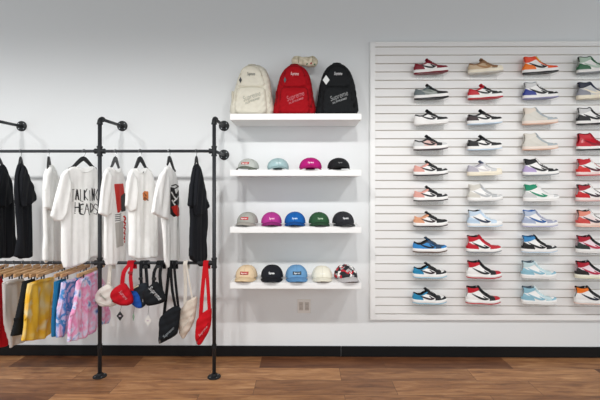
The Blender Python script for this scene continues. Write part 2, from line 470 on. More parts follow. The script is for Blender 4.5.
def shell(zl, grow=0.0):
    V = []; T = []
    for z in zl:
        for k in range(NT):
            x, y = shoe_pt(2*pi*k/NT, z, grow); V.append((x, y, z))
    for j in range(len(zl)-1):
        for k in range(NT):
            a = j*NT+k; b_ = j*NT+(k+1) % NT
            T += [(a, b_+NT, b_), (a, a+NT, b_+NT)]
    return V, T
def refine(zl, n=2):
    out = []
    for a, b_ in zip(zl, zl[1:]): out += [a+(b_-a)*i/n for i in range(n)]
    return out+[zl[-1]]

def shoe_meshes(high):
    """all parts of one sneaker as meshes, in the shoe's own frame (heel at x=0, toe towards +x)"""
    zl = refine([z for z in ZL if z <= (.167 if high else .119)])
    V, T = shell(zl)
    if high: top = [(0, .147), (.018, .147), (.045, .141), (.072, .140), (.095, .146), (.13, .150)]
    else: top = [(0, .089), (.018, .084), (.045, .074), (.075, .075), (.10, .090), (.125, .102), (.16, .108)]
    N = normals(V, T)
    V6 = [v+tuple(n) for v, n in zip(V, N)]
    f = lambda x, y, z: z-interp(top, x)
    # throat: gap over the instep filled by tongue and laces
    thr = .196
    def gap(x, y, z):     # >0 inside the gap
        return min(.0135-abs(y), thr-x, z-.060)
    keep = lambda v: max(f(*v[:3]), gap(*v[:3]))
    V6, T = clip(V6, T, [keep(v) for v in V6])
    M = {}
    def reg(name, V_, F_, smooth=True):
        V_ = [spring(*v[:3]) for v in V_]
        me = bpy.data.meshes.new(name); me.from_pydata(V_, [], F_); me.update()
        me.polygons.foreach_set('use_smooth', [smooth]*len(me.polygons)); M[name] = me
    # quarter: the whole upper shell with thickness
    th = .003
    vo = [v[:3] for v in V6]; n = len(vo); vi = [tuple(v[k]-v[3+k]*th for k in range(3)) for v in V6]
    Fq = list(T)+[tuple(i+n for i in reversed(t)) for t in T]
    for a, b_ in rim_edges(T): Fq.append((b_, a, a+n, b_+n))
    reg('quarter', vo+vi, Fq)
    def pan(name, poly, off, extra=None, sm=3):
        sd = sdf(smooth_poly(poly, sm) if sm > 1 else poly)
        vals = [max(sd(v[0], v[2]), extra(*v[:3]) if extra else -1) for v in V6]
        o, F_ = overlay(V6, T, vals, off, .001); reg(name, o, F_)
    if high:
        pan('heel_panel', [(-.02, .02), (-.02, .088), (.02, .092), (.045, .078), (.070, .072), (.092, .058), (.098, .028), (.05, .02)], .0016)
        pan('ankle_collar', [(-.02, .100), (-.02, .19), (.112, .19), (.116, .150), (.108, .126), (.085, .114), (.05, .100), (.02, .096)], .0024)
        eye = [(.13, .2), (.150, .17), (.172, .13), (.215, .085), (.232, .068), (.238, .048), (.225, .024), (.188, .024), (.192, .045), (.180, .058), (.155, .073), (.130, .096), (.112, .118), (.097, .132), (.088, .2)]
    else:
        pan('heel_panel', [(-.02, .02), (-.02, .084), (.018, .086), (.04, .074), (.066, .066), (.084, .052), (.090, .028), (.05, .02)], .0016)
        pan('ankle_collar', [(-.02, .072), (-.02, .12), (.06, .12), (.118, .12), (.13, .096), (.112, .083), (.08, .070), (.045, .067), (.015, .076)], .0022)
        eye = [(.12, .13), (.150, .13), (.172, .11), (.215, .085), (.232, .068), (.238, .048), (.225, .024), (.188, .024), (.192, .045), (.180, .058), (.155, .070), (.130, .080), (.105, .085), (.088, .075), (.080, .12)]
    pan('eyestay', eye, .0020)
    pan('toe_guard', [(.190, .02), (.200, .041), (.230, .045), (.262, .050), (.285, .055), (.31, .052), (.31, .02)], .0018)
    pan('toe_box', [(.230, .044), (.222, .060), (.226, .08), (.30, .07), (.289, .053), (.262, .047)], .0008)
    # side stripe: a long curved tick on both flanks
    if high: tick = [(.186, .052), (.172, .048), (.160, .050), (.130, .058), (.092, .074), (.045, .096), (.047, .091), (.075, .068), (.110, .048), (.142, .038), (.160, .038), (.176, .043)]
    else: tick = [(.186, .052), (.172, .047), (.160, .048), (.130, .053), (.096, .062), (.056, .074), (.058, .070), (.084, .055), (.115, .043), (.142, .037), (.158, .037), (.174, .042)]
    tick = [tick[0], (.164, .0585), (.140, .073), (.138, .068), (.150, .057)] + tick[2:]
    pan('side_stripe', tick, .0032, sm=1)
    # lining with padded lip round the opening
    tz = interp(top, .02)
    rows = []; NL = 48
    for k in range(NL):
        a = -pi*.80+2*pi*.80*k/(NL-1)      # from the front left round the heel to the front right
        th_ = a
        # outline angle 0 = heel
        z0 = interp(top, 0)
        for _ in range(4):
            x, y = shoe_pt(th_ % (2*pi), z0); z0 = interp(top, x)
        rows.append((x, y, z0))
    cx = .065; lip = []
    hl = .0075 if high else .004
    prof = [(.0, -.004), (.0005, hl*.5), (-.003, hl), (-.007, hl*.7), (-.009, -.008), (-.009, -.03)]
    Vl = []; Fl = []
    for i, (x, y, z) in enumerate(rows):
        dx, dy = x-cx, y; L = sqrt(dx*dx+dy*dy) or 1
        for (o_, h_) in prof: Vl.append((x+dx/L*o_, y+dy/L*o_, z+h_))
    m_ = len(prof)
    for i in range(NL-1):
        for j in range(m_-1): Fl.append((i*m_+j, (i+1)*m_+j, (i+1)*m_+j+1, i*m_+j+1))
    # footbed
    zb = .045; nb = 40; base = len(Vl)
    for k in range(nb):
        x, y = shoe_pt(2*pi*k/nb, zb, -.004); Vl.append((min(x, .2), y, zb))
    Fl.append(tuple(base+k for k in range(nb)))
    reg('lining', Vl, Fl)
    # tongue: curved pad
    if high: tp = [(.200, .065), (.182, .077), (.160, .093), (.140, .114), (.126, .132), (.115, .147), (.107, .156)]
    else: tp = [(.200, .065), (.182, .076), (.160, .090), (.140, .105), (.122, .119), (.106, .129)]
    tp = smooth_poly([(a, 0, b_) for a, b_ in tp], 3, False)
    Vt = []; Ft = []; na = 9; K = len(tp)
    for i, (x, _, z) in enumerate(tp):
        q0 = tp[max(0, i-1)]; q1 = tp[min(K-1, i+1)]; dx, dz = q1[0]-q0[0], q1[2]-q0[2]; L = sqrt(dx*dx+dz*dz); nx, nz = dz/L*-1*-1, -dx/L
        nx, nz = (dz/L, -dx/L)
        if nx < 0: nx, nz = -nx, -nz
        wd = .020+.010*sstep(.3, 1, i/(K-1)); edge = 1-.35*sstep(.85, 1, i/(K-1))
        for side in (1, -1):
            for j in range(na):
                s_ = -1+2*j/(na-1); hgt = .0012+.0045*sqrt(max(0, 1-s_*s_))*edge
                cur = -.010*s_*s_
                Vt.append((x+nx*(cur+side*hgt), s_*wd*edge, z+nz*(cur+side*hgt)))
    for i in range(K-1):
        for j in range(na-1):
            a = i*2*na+j; c = a+2*na
            Ft += [(a, a+1, c+1, c), (a+na, c+na, c+na+1, a+na+1)]
        a = i*2*na; c = a+2*na; Ft += [(a, c, c+na, a+na), (a+na-1, a+2*na-1, c+2*na-1, c+na-1)]
    a = (K-1)*2*na
    for j in range(na-1): Ft.append((a+j, a+j+1, a+na+j+1, a+na+j))
    reg('tongue', Vt, Ft)
    # laces
    lb = MB(); nl = 8 if high else 6; lo = .196
    for i in range(nl):
        s_ = i/(nl-1)*(.86 if high else .80); q = tp[int(s_*(K-1))]
        q2 = tp[min(K-1, int(s_*(K-1))+1)]; dx, dz = q2[0]-q[0], q2[2]-q[2]; L = sqrt(dx*dx+dz*dz) or 1; nx, nz = abs(dz/L), abs(dx/L)
        pts = [(q[0]+nx*(.0065-.011*(t*t))-.0*t, .0185*t+0, q[2]+nz*(.0065-.011*t*t)) for t in (-1, -.6, -.2, .2, .6, 1)]
        lb.tube(pts, .0028, 6)
        pts2 = [(p[0]-.003*k_, p[1], p[2]+.004*k_) for k_, p in enumerate(pts[1:-1])]
        lb.tube(pts2, .0022, 6)
    reg('laces', lb.V, lb.F)
    # midsole and outsole
    def sole(name, z0, z1, g, lipz=0):
        zz = [z0, z0+.002, (z0+z1)/2, z1-.002, z1]; gg = [g-.003, g, g+.0004, g, g-.002]
        Vs = []; Fs = []; n_ = 72
        for z, gr in zip(zz, gg):
            for k in range(n_):
                x, y = shoe_pt(2*pi*k/n_, .032, gr)
                waist = 1-.10*math.exp(-((x-.115)/.04)**2)
                Vs.append((x, y*waist, z))
        for j in range(len(zz)-1):
            for k in range(n_):
                a = j*n_+k; b_ = j*n_+(k+1) % n_; Fs.append((a, b_, b_+n_, a+n_))
        Fs.append(tuple(reversed(range(n_)))); Fs.append(tuple((len(zz)-1)*n_+k for k in range(n_)))
        reg(name, Vs, Fs)
        for p in M[name].polygons:
            if len(p.vertices) > 4: p.use_smooth = False
    sole('midsole', .0075, .034, .0045); sole('outsole', 0, .0085, .0055)
    return M
LOW, HIGH = shoe_meshes(False), shoe_meshes(True)
for M in (LOW, HIGH):
    for me in M.values(): me.materials.append(leather('F2F0EC'))

Wt, K_, LG, MG = 'F1EFEC', '17181A', 'CFCFCE', '8F9498'
Rd, Mr, Nv = 'C0182A', '7E1426', '2C2F4E'
def col(**k): return k
# toe_box, toe_guard, eyestay, quarter, heel, collar, stripe, midsole, outsole, laces, tongue, lining
def S(tb, tg, ey, q, h, c, st, mid=Wt, out=Wt, la=None, to=None, li=None, gloss=False):
    return dict(toe_box=tb, toe_guard=tg, eyestay=ey, quarter=q, heel_panel=h, ankle_collar=c, side_stripe=st, midsole=mid, outsole=out,
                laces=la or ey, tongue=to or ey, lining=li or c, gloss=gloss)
BL, TL, ICE, PK, PCH, TAN, BRN, CRM = '2F86C8', '2389B4', 'C9DCEC', 'E0A296', 'DFA07C', 'C9B092', '8E6A4C', 'EFE6D2'
GR, ORG, OR2, ROY, LIL, TE, COR = '356B4A', 'EE5A24', 'F07820', '2B3A8C', 'B5A3CC', '8FBFD0', 'CF4A44'
TEAL = '1F8F6A'; GY = 'B9BBBC'; CG = 'D6D2C8'
shoes = [
 # column 1 (all low-tops)
 [('L', S(Mr, Mr, Mr, Wt, Mr, Mr, K_, Wt, Mr), 'maroon and white low-top sneaker with black side stripe, top of the leftmost shoe column'),
  ('L', S(K_, K_, K_, '7C847E', '5F6A6C', '5F6A6C', '9EA49E', Wt, K_, la=MG), 'slate grey and black low-top sneaker with white sole, below the maroon one'),
  ('L', S(K_, K_, K_, Wt, Wt, K_, K_, Wt, Wt), 'white-heeled low-top sneaker with black laces and toe, above the light grey and pink one'),
  ('L', S(LG, LG, K_, 'D8B4AC', LG, K_, K_, Wt, '4A4044', la=K_), 'light grey low-top sneaker with black laces and pink flank, fourth down the leftmost column'),
  ('L', S(Wt, K_, K_, Wt, PK, PK, K_, Wt, K_), 'pink-heeled black and white low-top sneaker, the upper of two alike'),
  ('L', S(Wt, K_, K_, Wt, PK, PK, K_, Wt, K_), 'pink-heeled black and white low-top sneaker, the lower of two alike'),
  ('L', S(K_, K_, K_, Wt, PCH, PCH, '3A2E30', Wt, '2A2224'), 'peach-heeled dark brown and white low-top sneaker above the bright blue one'),
  ('L', S('1E4A6E', BL, '1B3E5E', BL, BL, K_, K_, Wt, '5A4030', la=K_, to='15324A'), 'bright blue low-top sneaker with black laces and white sole'),
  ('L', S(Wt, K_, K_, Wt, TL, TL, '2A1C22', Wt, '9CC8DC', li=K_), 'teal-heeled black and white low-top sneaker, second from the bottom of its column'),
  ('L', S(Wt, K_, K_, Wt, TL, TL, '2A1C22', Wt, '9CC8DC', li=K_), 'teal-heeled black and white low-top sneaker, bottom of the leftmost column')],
 # column 2
 [('L', S(CRM, CRM, BRN, TAN, TAN, BRN, 'A87C50', CRM, CG, la=TAN), 'tan and brown low-top sneaker with cream toe, top of the second column'),
  ('L', S(Wt, K_, K_, Wt, Rd, Rd, K_, Wt, Rd, to=Rd), 'bright red low-top sneaker with black laces, below the tan one'),
  ('L', S(K_, K_, K_, Wt, '3A2A2C', K_, K_, Wt, ICE, la='4A3A3A'), 'black and dark brown low-top sneaker with pale blue outsole, third down the second column'),
  ('L', S(K_, K_, K_, Wt, K_, K_, K_, Wt, ICE, la=LG), 'black and white low-top sneaker with pale blue outsole, fourth down the second column'),
  ('L', S(CRM, CRM, LG, Wt, 'B6B2BC', 'B6B2BC', 'D8D4D4', CRM, CRM, la=Wt, to='5A6478'), 'white low-top sneaker with pale grey heel and cream sole'),
  ('H', S(Wt, LG, GY, Wt, CG, CG, GY, Wt, LG, la=LG), 'pale grey and white high-top sneaker above the icy blue one'),
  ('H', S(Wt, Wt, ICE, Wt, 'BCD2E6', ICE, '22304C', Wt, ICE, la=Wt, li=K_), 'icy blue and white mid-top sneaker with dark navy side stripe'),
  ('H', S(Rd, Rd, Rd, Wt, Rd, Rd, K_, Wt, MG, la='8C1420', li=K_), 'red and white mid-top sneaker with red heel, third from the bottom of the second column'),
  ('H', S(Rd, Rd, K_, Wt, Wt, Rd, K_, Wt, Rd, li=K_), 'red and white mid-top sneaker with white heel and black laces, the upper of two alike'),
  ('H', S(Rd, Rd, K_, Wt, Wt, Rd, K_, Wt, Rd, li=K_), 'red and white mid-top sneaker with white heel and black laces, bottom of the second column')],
 # column 3
 [('H', S(ORG, 'E2432C', ORG, Wt, OR2, 'E84A28', K_, Wt, K_, la=K_, to='F4C64A'), 'bright orange and white high-top sneaker, top of the third column'),
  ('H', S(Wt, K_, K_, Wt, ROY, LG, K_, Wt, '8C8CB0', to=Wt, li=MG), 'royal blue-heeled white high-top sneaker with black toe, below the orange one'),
  ('H', S(CG, 'A9B2B6', 'A9B2B6', CG, CG, 'DDD2C4', CG, 'EBDCD0', 'E4BCA6', la=LG), 'off-white high-top sneaker with grey toe and pinkish sole, the upper of two alike'),
  ('H', S(CG, 'A9B2B6', 'A9B2B6', CG, CG, 'DDD8CE', CG, 'EBDCD0', 'E4BCA6', la=LG), 'off-white high-top sneaker with grey toe and pinkish sole, the lower of two alike'),
  ('H', S(Wt, K_, K_, Wt, LIL, K_, K_, Wt, MG, to=Wt), 'lilac-heeled white high-top sneaker with black collar and toe'),
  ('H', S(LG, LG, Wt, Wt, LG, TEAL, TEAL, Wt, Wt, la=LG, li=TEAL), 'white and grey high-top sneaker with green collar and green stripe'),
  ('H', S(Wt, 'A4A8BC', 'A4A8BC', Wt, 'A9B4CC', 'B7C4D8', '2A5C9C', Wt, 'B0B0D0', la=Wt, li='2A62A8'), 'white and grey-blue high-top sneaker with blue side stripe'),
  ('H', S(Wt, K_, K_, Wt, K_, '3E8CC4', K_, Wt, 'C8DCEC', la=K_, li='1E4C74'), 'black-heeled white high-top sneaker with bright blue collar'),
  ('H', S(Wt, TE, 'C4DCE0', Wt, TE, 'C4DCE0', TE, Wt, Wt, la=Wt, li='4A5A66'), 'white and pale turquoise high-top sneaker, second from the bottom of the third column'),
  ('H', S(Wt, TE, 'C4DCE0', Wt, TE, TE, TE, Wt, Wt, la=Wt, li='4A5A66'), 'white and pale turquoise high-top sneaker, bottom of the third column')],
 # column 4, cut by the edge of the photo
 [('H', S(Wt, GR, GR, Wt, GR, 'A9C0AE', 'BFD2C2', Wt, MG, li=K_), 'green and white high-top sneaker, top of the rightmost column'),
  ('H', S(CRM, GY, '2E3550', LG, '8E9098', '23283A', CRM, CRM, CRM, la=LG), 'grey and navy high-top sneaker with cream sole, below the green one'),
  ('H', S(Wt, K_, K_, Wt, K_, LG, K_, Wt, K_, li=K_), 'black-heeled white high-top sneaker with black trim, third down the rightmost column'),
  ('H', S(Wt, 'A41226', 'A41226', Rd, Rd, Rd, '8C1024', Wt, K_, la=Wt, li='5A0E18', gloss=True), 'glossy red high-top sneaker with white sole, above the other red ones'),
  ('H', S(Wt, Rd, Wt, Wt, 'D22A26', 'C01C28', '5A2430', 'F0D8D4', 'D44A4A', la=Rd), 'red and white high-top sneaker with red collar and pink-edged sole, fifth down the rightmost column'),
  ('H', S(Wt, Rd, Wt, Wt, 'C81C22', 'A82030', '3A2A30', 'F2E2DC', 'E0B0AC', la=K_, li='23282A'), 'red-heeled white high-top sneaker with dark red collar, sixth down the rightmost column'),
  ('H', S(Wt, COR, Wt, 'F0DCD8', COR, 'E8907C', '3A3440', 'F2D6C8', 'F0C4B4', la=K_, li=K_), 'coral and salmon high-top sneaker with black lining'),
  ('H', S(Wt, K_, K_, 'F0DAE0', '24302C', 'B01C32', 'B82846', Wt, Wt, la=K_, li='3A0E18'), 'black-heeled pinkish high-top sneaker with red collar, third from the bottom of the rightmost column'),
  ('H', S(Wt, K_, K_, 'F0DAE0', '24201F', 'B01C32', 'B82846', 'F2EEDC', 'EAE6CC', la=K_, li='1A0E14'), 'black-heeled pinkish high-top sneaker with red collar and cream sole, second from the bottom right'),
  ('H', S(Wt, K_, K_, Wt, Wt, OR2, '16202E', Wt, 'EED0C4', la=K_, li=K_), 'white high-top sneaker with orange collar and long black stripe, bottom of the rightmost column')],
]
order = ['quarter', 'heel_panel', 'ankle_collar', 'eyestay', 'toe_guard', 'toe_box', 'side_stripe', 'lining', 'tongue', 'laces', 'midsole', 'outsole']
SHX = [413.5, 467.0, 522.0, 575.5]
acr = mat('clear_acrylic', 'F4F8F6', .08, alpha=.08, spec=.3)
rowname = ['top', 'second', 'third', 'fourth', 'fifth', 'sixth', 'seventh', 'eighth', 'ninth', 'bottom']
colname = ['leftmost', 'second', 'third', 'rightmost']
YS = -.118; YAW = R(-6)
proto = None
for c, colm in enumerate(shoes):
    for r, (kind, cols, label) in enumerate(colm):
        z = 2.4625-.2188*r
        jx_ = rnd.uniform(-.5, .5)
        x = P(SHX[c]+.8+jx_-.42*max(0, r-5), 0, YS+.01)[0]; yaw = YAW+R(rnd.uniform(-1.5, 1.5))
        t = thing('sneaker', label, 'sneaker', (x, YS+.03, z), yaw, 'sneakers on the slatwall')
        t.rotation_euler = (0, R(-1.5), yaw)
        t.scale = (.975, 1, .94 if kind == 'H' else 1)
        M = HIGH if kind == 'H' else LOW
        for pn in order:
            if c == 0 and r == 2 and pn == 'toe_box': pass
            o = bpy.data.objects.new(pn, M[pn]); C.objects.link(o); o.parent = t
            cc = cols[pn]
            if pn in ('laces', 'tongue', 'lining'): m = cloth(cc)
            elif pn in ('midsole', 'outsole'): m = mat('rubber_'+cc, cc, .55, spec=.3)
            else: m = leather(cc, cols['gloss'])
            o.material_slots[0].link = 'OBJECT'; o.material_slots[0].material = m
        # clear ledge, hooked into the groove below the shoe
        gl = z-.0012
        if proto is None:
            lg = thing('shoe_ledge', '', 'shoe holder', (0, 0, 0), 0)
            MB().box((.035, -.150, -.0035), (.275, SY-.0005, 0), .001).build('ledge_plate', acr, lg)
            mb = MB().box((.035, SY-.0035, .0), (.275, SY-.0005, .022), .001); mb.box((.035, SY-.0035, -.03), (.275, SY-.0005, -.0035), .001)
            mb.build('back_plate', acr, lg); proto = lg
            kids = list(lg.children)
        else:
            lg = proto.copy(); C.objects.link(lg)
            for k in kids: q = k.copy(); C.objects.link(q); q.parent = lg
        lg.location = (x, 0, gl)
        tag(lg, 'clear acrylic ledge under the sneaker %s the %s column' % ({0: 'at the top of', 9: 'at the bottom of'}.get(r, rowname[r]+' down'), colname[c]), 'shoe holder', 'clear ledges on the slatwall')

# ------------------------------------------------------------------ caps
def crown_pt(az, el, hh=.096, a=.083, b_=.094):
    """az 0 = front (towards -y), el 0 bottom..1 top"""
    r = (1-el**2.2)**(1/2.3); z = hh*el
    fr = max(0, cos(az))
    return (a*r*sin(az), -b_*r*cos(az)*(1+.04*fr*(1-el)), z)
def cap_front(u, v, hh=.096, a=.083, b_=.094, z0=.018):
    el = max(0, min(.985, (v-z0)/hh)); r = (1-el**2.2)**(1/2.3); q = max(-.97, min(.97, u/(a*r)))
    return -b_*r*sqrt(1-q*q)*(1+.04*sqrt(1-q*q)*(1-el))
NA, NE = 60, 16; z0c = .018
def cap_meshes():
    V = []; Fc = []
    els = [sin(pi/2*j/NE) for j in range(NE)]
    for s_ in (1, .965):
        for e in els:
            for k in range(NA):
                x, y, z = crown_pt(2*pi*k/NA, e); V.append((x*s_, y*s_, z*s_+z0c))
        V.append((0, 0, .096*s_+z0c))
    n = NA*NE+1
    for o_, rev in ((0, False), (n, True)):
        for j in range(NE-1):
            for k in range(NA):
                a = o_+j*NA+k; b_ = o_+j*NA+(k+1) % NA; f = (a, b_, b_+NA, a+NA); Fc.append(f[::-1] if rev else f)
        for k in range(NA):
            f = (o_+(NE-1)*NA+k, o_+(NE-1)*NA+(k+1) % NA, o_+n-1); Fc.append(f[::-1] if rev else f)
    for k in range(NA): Fc.append(((k+1) % NA, k, n+k, n+(k+1) % NA))
    cr = (V, Fc)
    # brim
    V = []; Fc = []; ns, nr = 28, 7
    for side in (0, 1):
        for i in range(ns+1):
            s_ = -1+2*i/ns; az = s_*R(72); x0, y0, _ = crown_pt(az, .12)
            x0 *= 1.0; L = .062*(1-abs(s_)**3.2)
            for j in range(nr+1):
                t = j/nr; dx = x0*1.04; x = x0+(dx-x0)*t; y = y0-L*t
                arch = max(0, 1-(abs(x)/.085)**2.0)
                z = .006+.034*arch-(.019*t*(.35+.65*t))*arch**.5-.004*t*abs(s_)
                V.append((x, y, max(.0035, z)-.0030*side))
    n = (ns+1)*(nr+1)
    for i in range(ns):
        for j in range(nr):
            a = i*(nr+1)+j; b_ = a+nr+1; Fc += [(a, a+1, b_+1, b_), (a+n, b_+n, b_+1+n, a+1+n)]
        a = i*(nr+1)+nr; b_ = a+nr+1; Fc.append((a, a+n, b_+n, b_))
        a = i*(nr+1); b_ = a+nr+1; Fc.append((a, b_, b_+n, a+n))
    br = (V, Fc)
    sm = MB()
    for k in range(6):
        az = k*pi/3
        pts = [tuple(c*1.006 if i < 2 else c+z0c+.0006 for i, c in enumerate(crown_pt(az, sin(pi/2*j/14)))) for j in range(15)]
        sm.tube(pts, .0010, 5)
    bt = MB().lathe([(.001, .117), (.005, .1165), (.0060, .1145), (.004, .111)][::-1], 12)
    band = MB()
    ring = [crown_pt(2*pi*k/NA, 0) for k in range(NA+1)]
    return cr, br, (sm.V, sm.F), (bt.V, bt.F)
CAPM = {}
for nme, (V, Fc) in zip(('crown', 'brim', 'panel_seams', 'top_button'), cap_meshes()):
    me = bpy.data.meshes.new(nme); me.from_pydata(V, [], Fc); me.update(); me.polygons.foreach_set('use_smooth', [True]*len(me.polygons))
    me.materials.append(cloth('808080')); CAPM[nme] = me
camo = ramp_mat('cap_pattern', [(0, '1E1E22'), (.30, 'B8162C'), (.46, 'F0EEEA'), (.62, '2A2A2E'), (.8, 'A8A4A4')], 42, tex='voronoi', const=True)
caps = [ # px centre, shelf, width px, crown, brim, box colour or None, text colour, turn, label
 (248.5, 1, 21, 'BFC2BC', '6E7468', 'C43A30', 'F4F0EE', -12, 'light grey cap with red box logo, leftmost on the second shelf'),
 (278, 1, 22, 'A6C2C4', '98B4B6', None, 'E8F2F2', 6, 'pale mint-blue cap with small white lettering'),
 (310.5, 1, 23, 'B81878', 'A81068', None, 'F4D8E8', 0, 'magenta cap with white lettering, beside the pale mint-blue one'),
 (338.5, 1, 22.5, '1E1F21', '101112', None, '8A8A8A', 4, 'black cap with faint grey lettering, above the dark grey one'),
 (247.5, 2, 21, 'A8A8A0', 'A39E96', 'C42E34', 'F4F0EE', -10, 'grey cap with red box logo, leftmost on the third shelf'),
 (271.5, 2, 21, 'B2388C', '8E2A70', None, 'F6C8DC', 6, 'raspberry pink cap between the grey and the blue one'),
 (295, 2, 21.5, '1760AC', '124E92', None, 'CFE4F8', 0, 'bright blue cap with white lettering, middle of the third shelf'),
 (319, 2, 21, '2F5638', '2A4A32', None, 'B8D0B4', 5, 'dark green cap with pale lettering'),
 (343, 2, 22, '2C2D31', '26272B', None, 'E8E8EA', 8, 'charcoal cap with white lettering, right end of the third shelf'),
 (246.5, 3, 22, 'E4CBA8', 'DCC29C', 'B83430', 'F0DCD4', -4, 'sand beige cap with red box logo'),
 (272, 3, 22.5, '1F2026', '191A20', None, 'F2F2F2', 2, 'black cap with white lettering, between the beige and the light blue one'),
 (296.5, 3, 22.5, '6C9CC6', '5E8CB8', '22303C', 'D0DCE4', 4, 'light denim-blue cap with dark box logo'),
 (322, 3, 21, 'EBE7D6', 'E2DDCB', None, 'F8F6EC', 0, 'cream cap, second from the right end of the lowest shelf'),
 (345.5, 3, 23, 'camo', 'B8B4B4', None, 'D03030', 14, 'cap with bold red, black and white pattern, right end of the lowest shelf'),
]
for cx, sh, wpx, crn, brm, box, tx, turn, label in caps:
    Yc = -.225; x = P(cx, 0, Yc)[0]; s = wpx/F*(Yc-CAM[1])/.166*.985
    aim = math.atan2(x, Yc-CAM[1])   # caps sit square on the shelf, each a little turned
    t = thing('baseball_cap', label, 'cap', (x, Yc, shelf_tops[sh]+.0005), R(turn), 'caps on the wall shelves')
    t.scale = (s, s, s*(.80 if sh == 1 else .90))
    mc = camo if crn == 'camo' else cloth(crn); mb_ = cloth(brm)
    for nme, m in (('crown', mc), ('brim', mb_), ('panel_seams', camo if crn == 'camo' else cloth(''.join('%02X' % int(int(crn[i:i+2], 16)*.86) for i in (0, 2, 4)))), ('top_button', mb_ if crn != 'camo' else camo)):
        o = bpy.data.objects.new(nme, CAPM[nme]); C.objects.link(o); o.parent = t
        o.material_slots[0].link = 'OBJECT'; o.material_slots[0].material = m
    if crn != 'camo':
        zt = .066
        if box:
            bw, bh = .031, .0115; mb = MB(); nn = 12; V = []; Fc = []
            for i in range(nn+1):
                u = -bw+2*bw*i/nn
                for v in (zt-bh, zt, zt+bh): V.append((u, cap_front(u, v)-.0025, v))
            for i in range(nn):
                for j in range(2): a = i*3+j; Fc.append((a, a+3, a+4, a+1))
            n = len(V); V += [(a, b_+.002, c_) for a, b_, c_ in V]
            Fc2 = Fc+[(b_, a, a+n, b_+n) for a, b_ in rim_edges(Fc)]
            g = pmesh('logo_patch', V, Fc2, cloth(box), t)
            surf_text('lettering', 'Supreme', .018, 0, zt, 0, cap_front, cloth(tx), g, off=.0035, shear=.25, bold=.0006, wid=.050)
        else:
            surf_text('lettering', 'Supreme', .022 if tx != '8A8A8A' else .016, 0, zt, 0, cap_front, cloth(tx), t, off=.0015, shear=.25, bold=.0006, wid=.042 if tx != '8A8A8A' else .03)
    else:
        st = strokes([[(-.030, .078), (-.012, .063), (.0, .080), (.014, .061), (.034, .078)]], .007, cap_front, off=.002)
        st.build('lettering', cloth('D02030'), t)
    # strap with clasp at the back
    ring = [(-.034, .086, .020), (-.018, .093, .018), (0, .095, .018), (.018, .093, .018), (.034, .086, .020)]
    MB().tube(ring, .010, 10, flat=.16).build('back_strap', mb_, t, True)

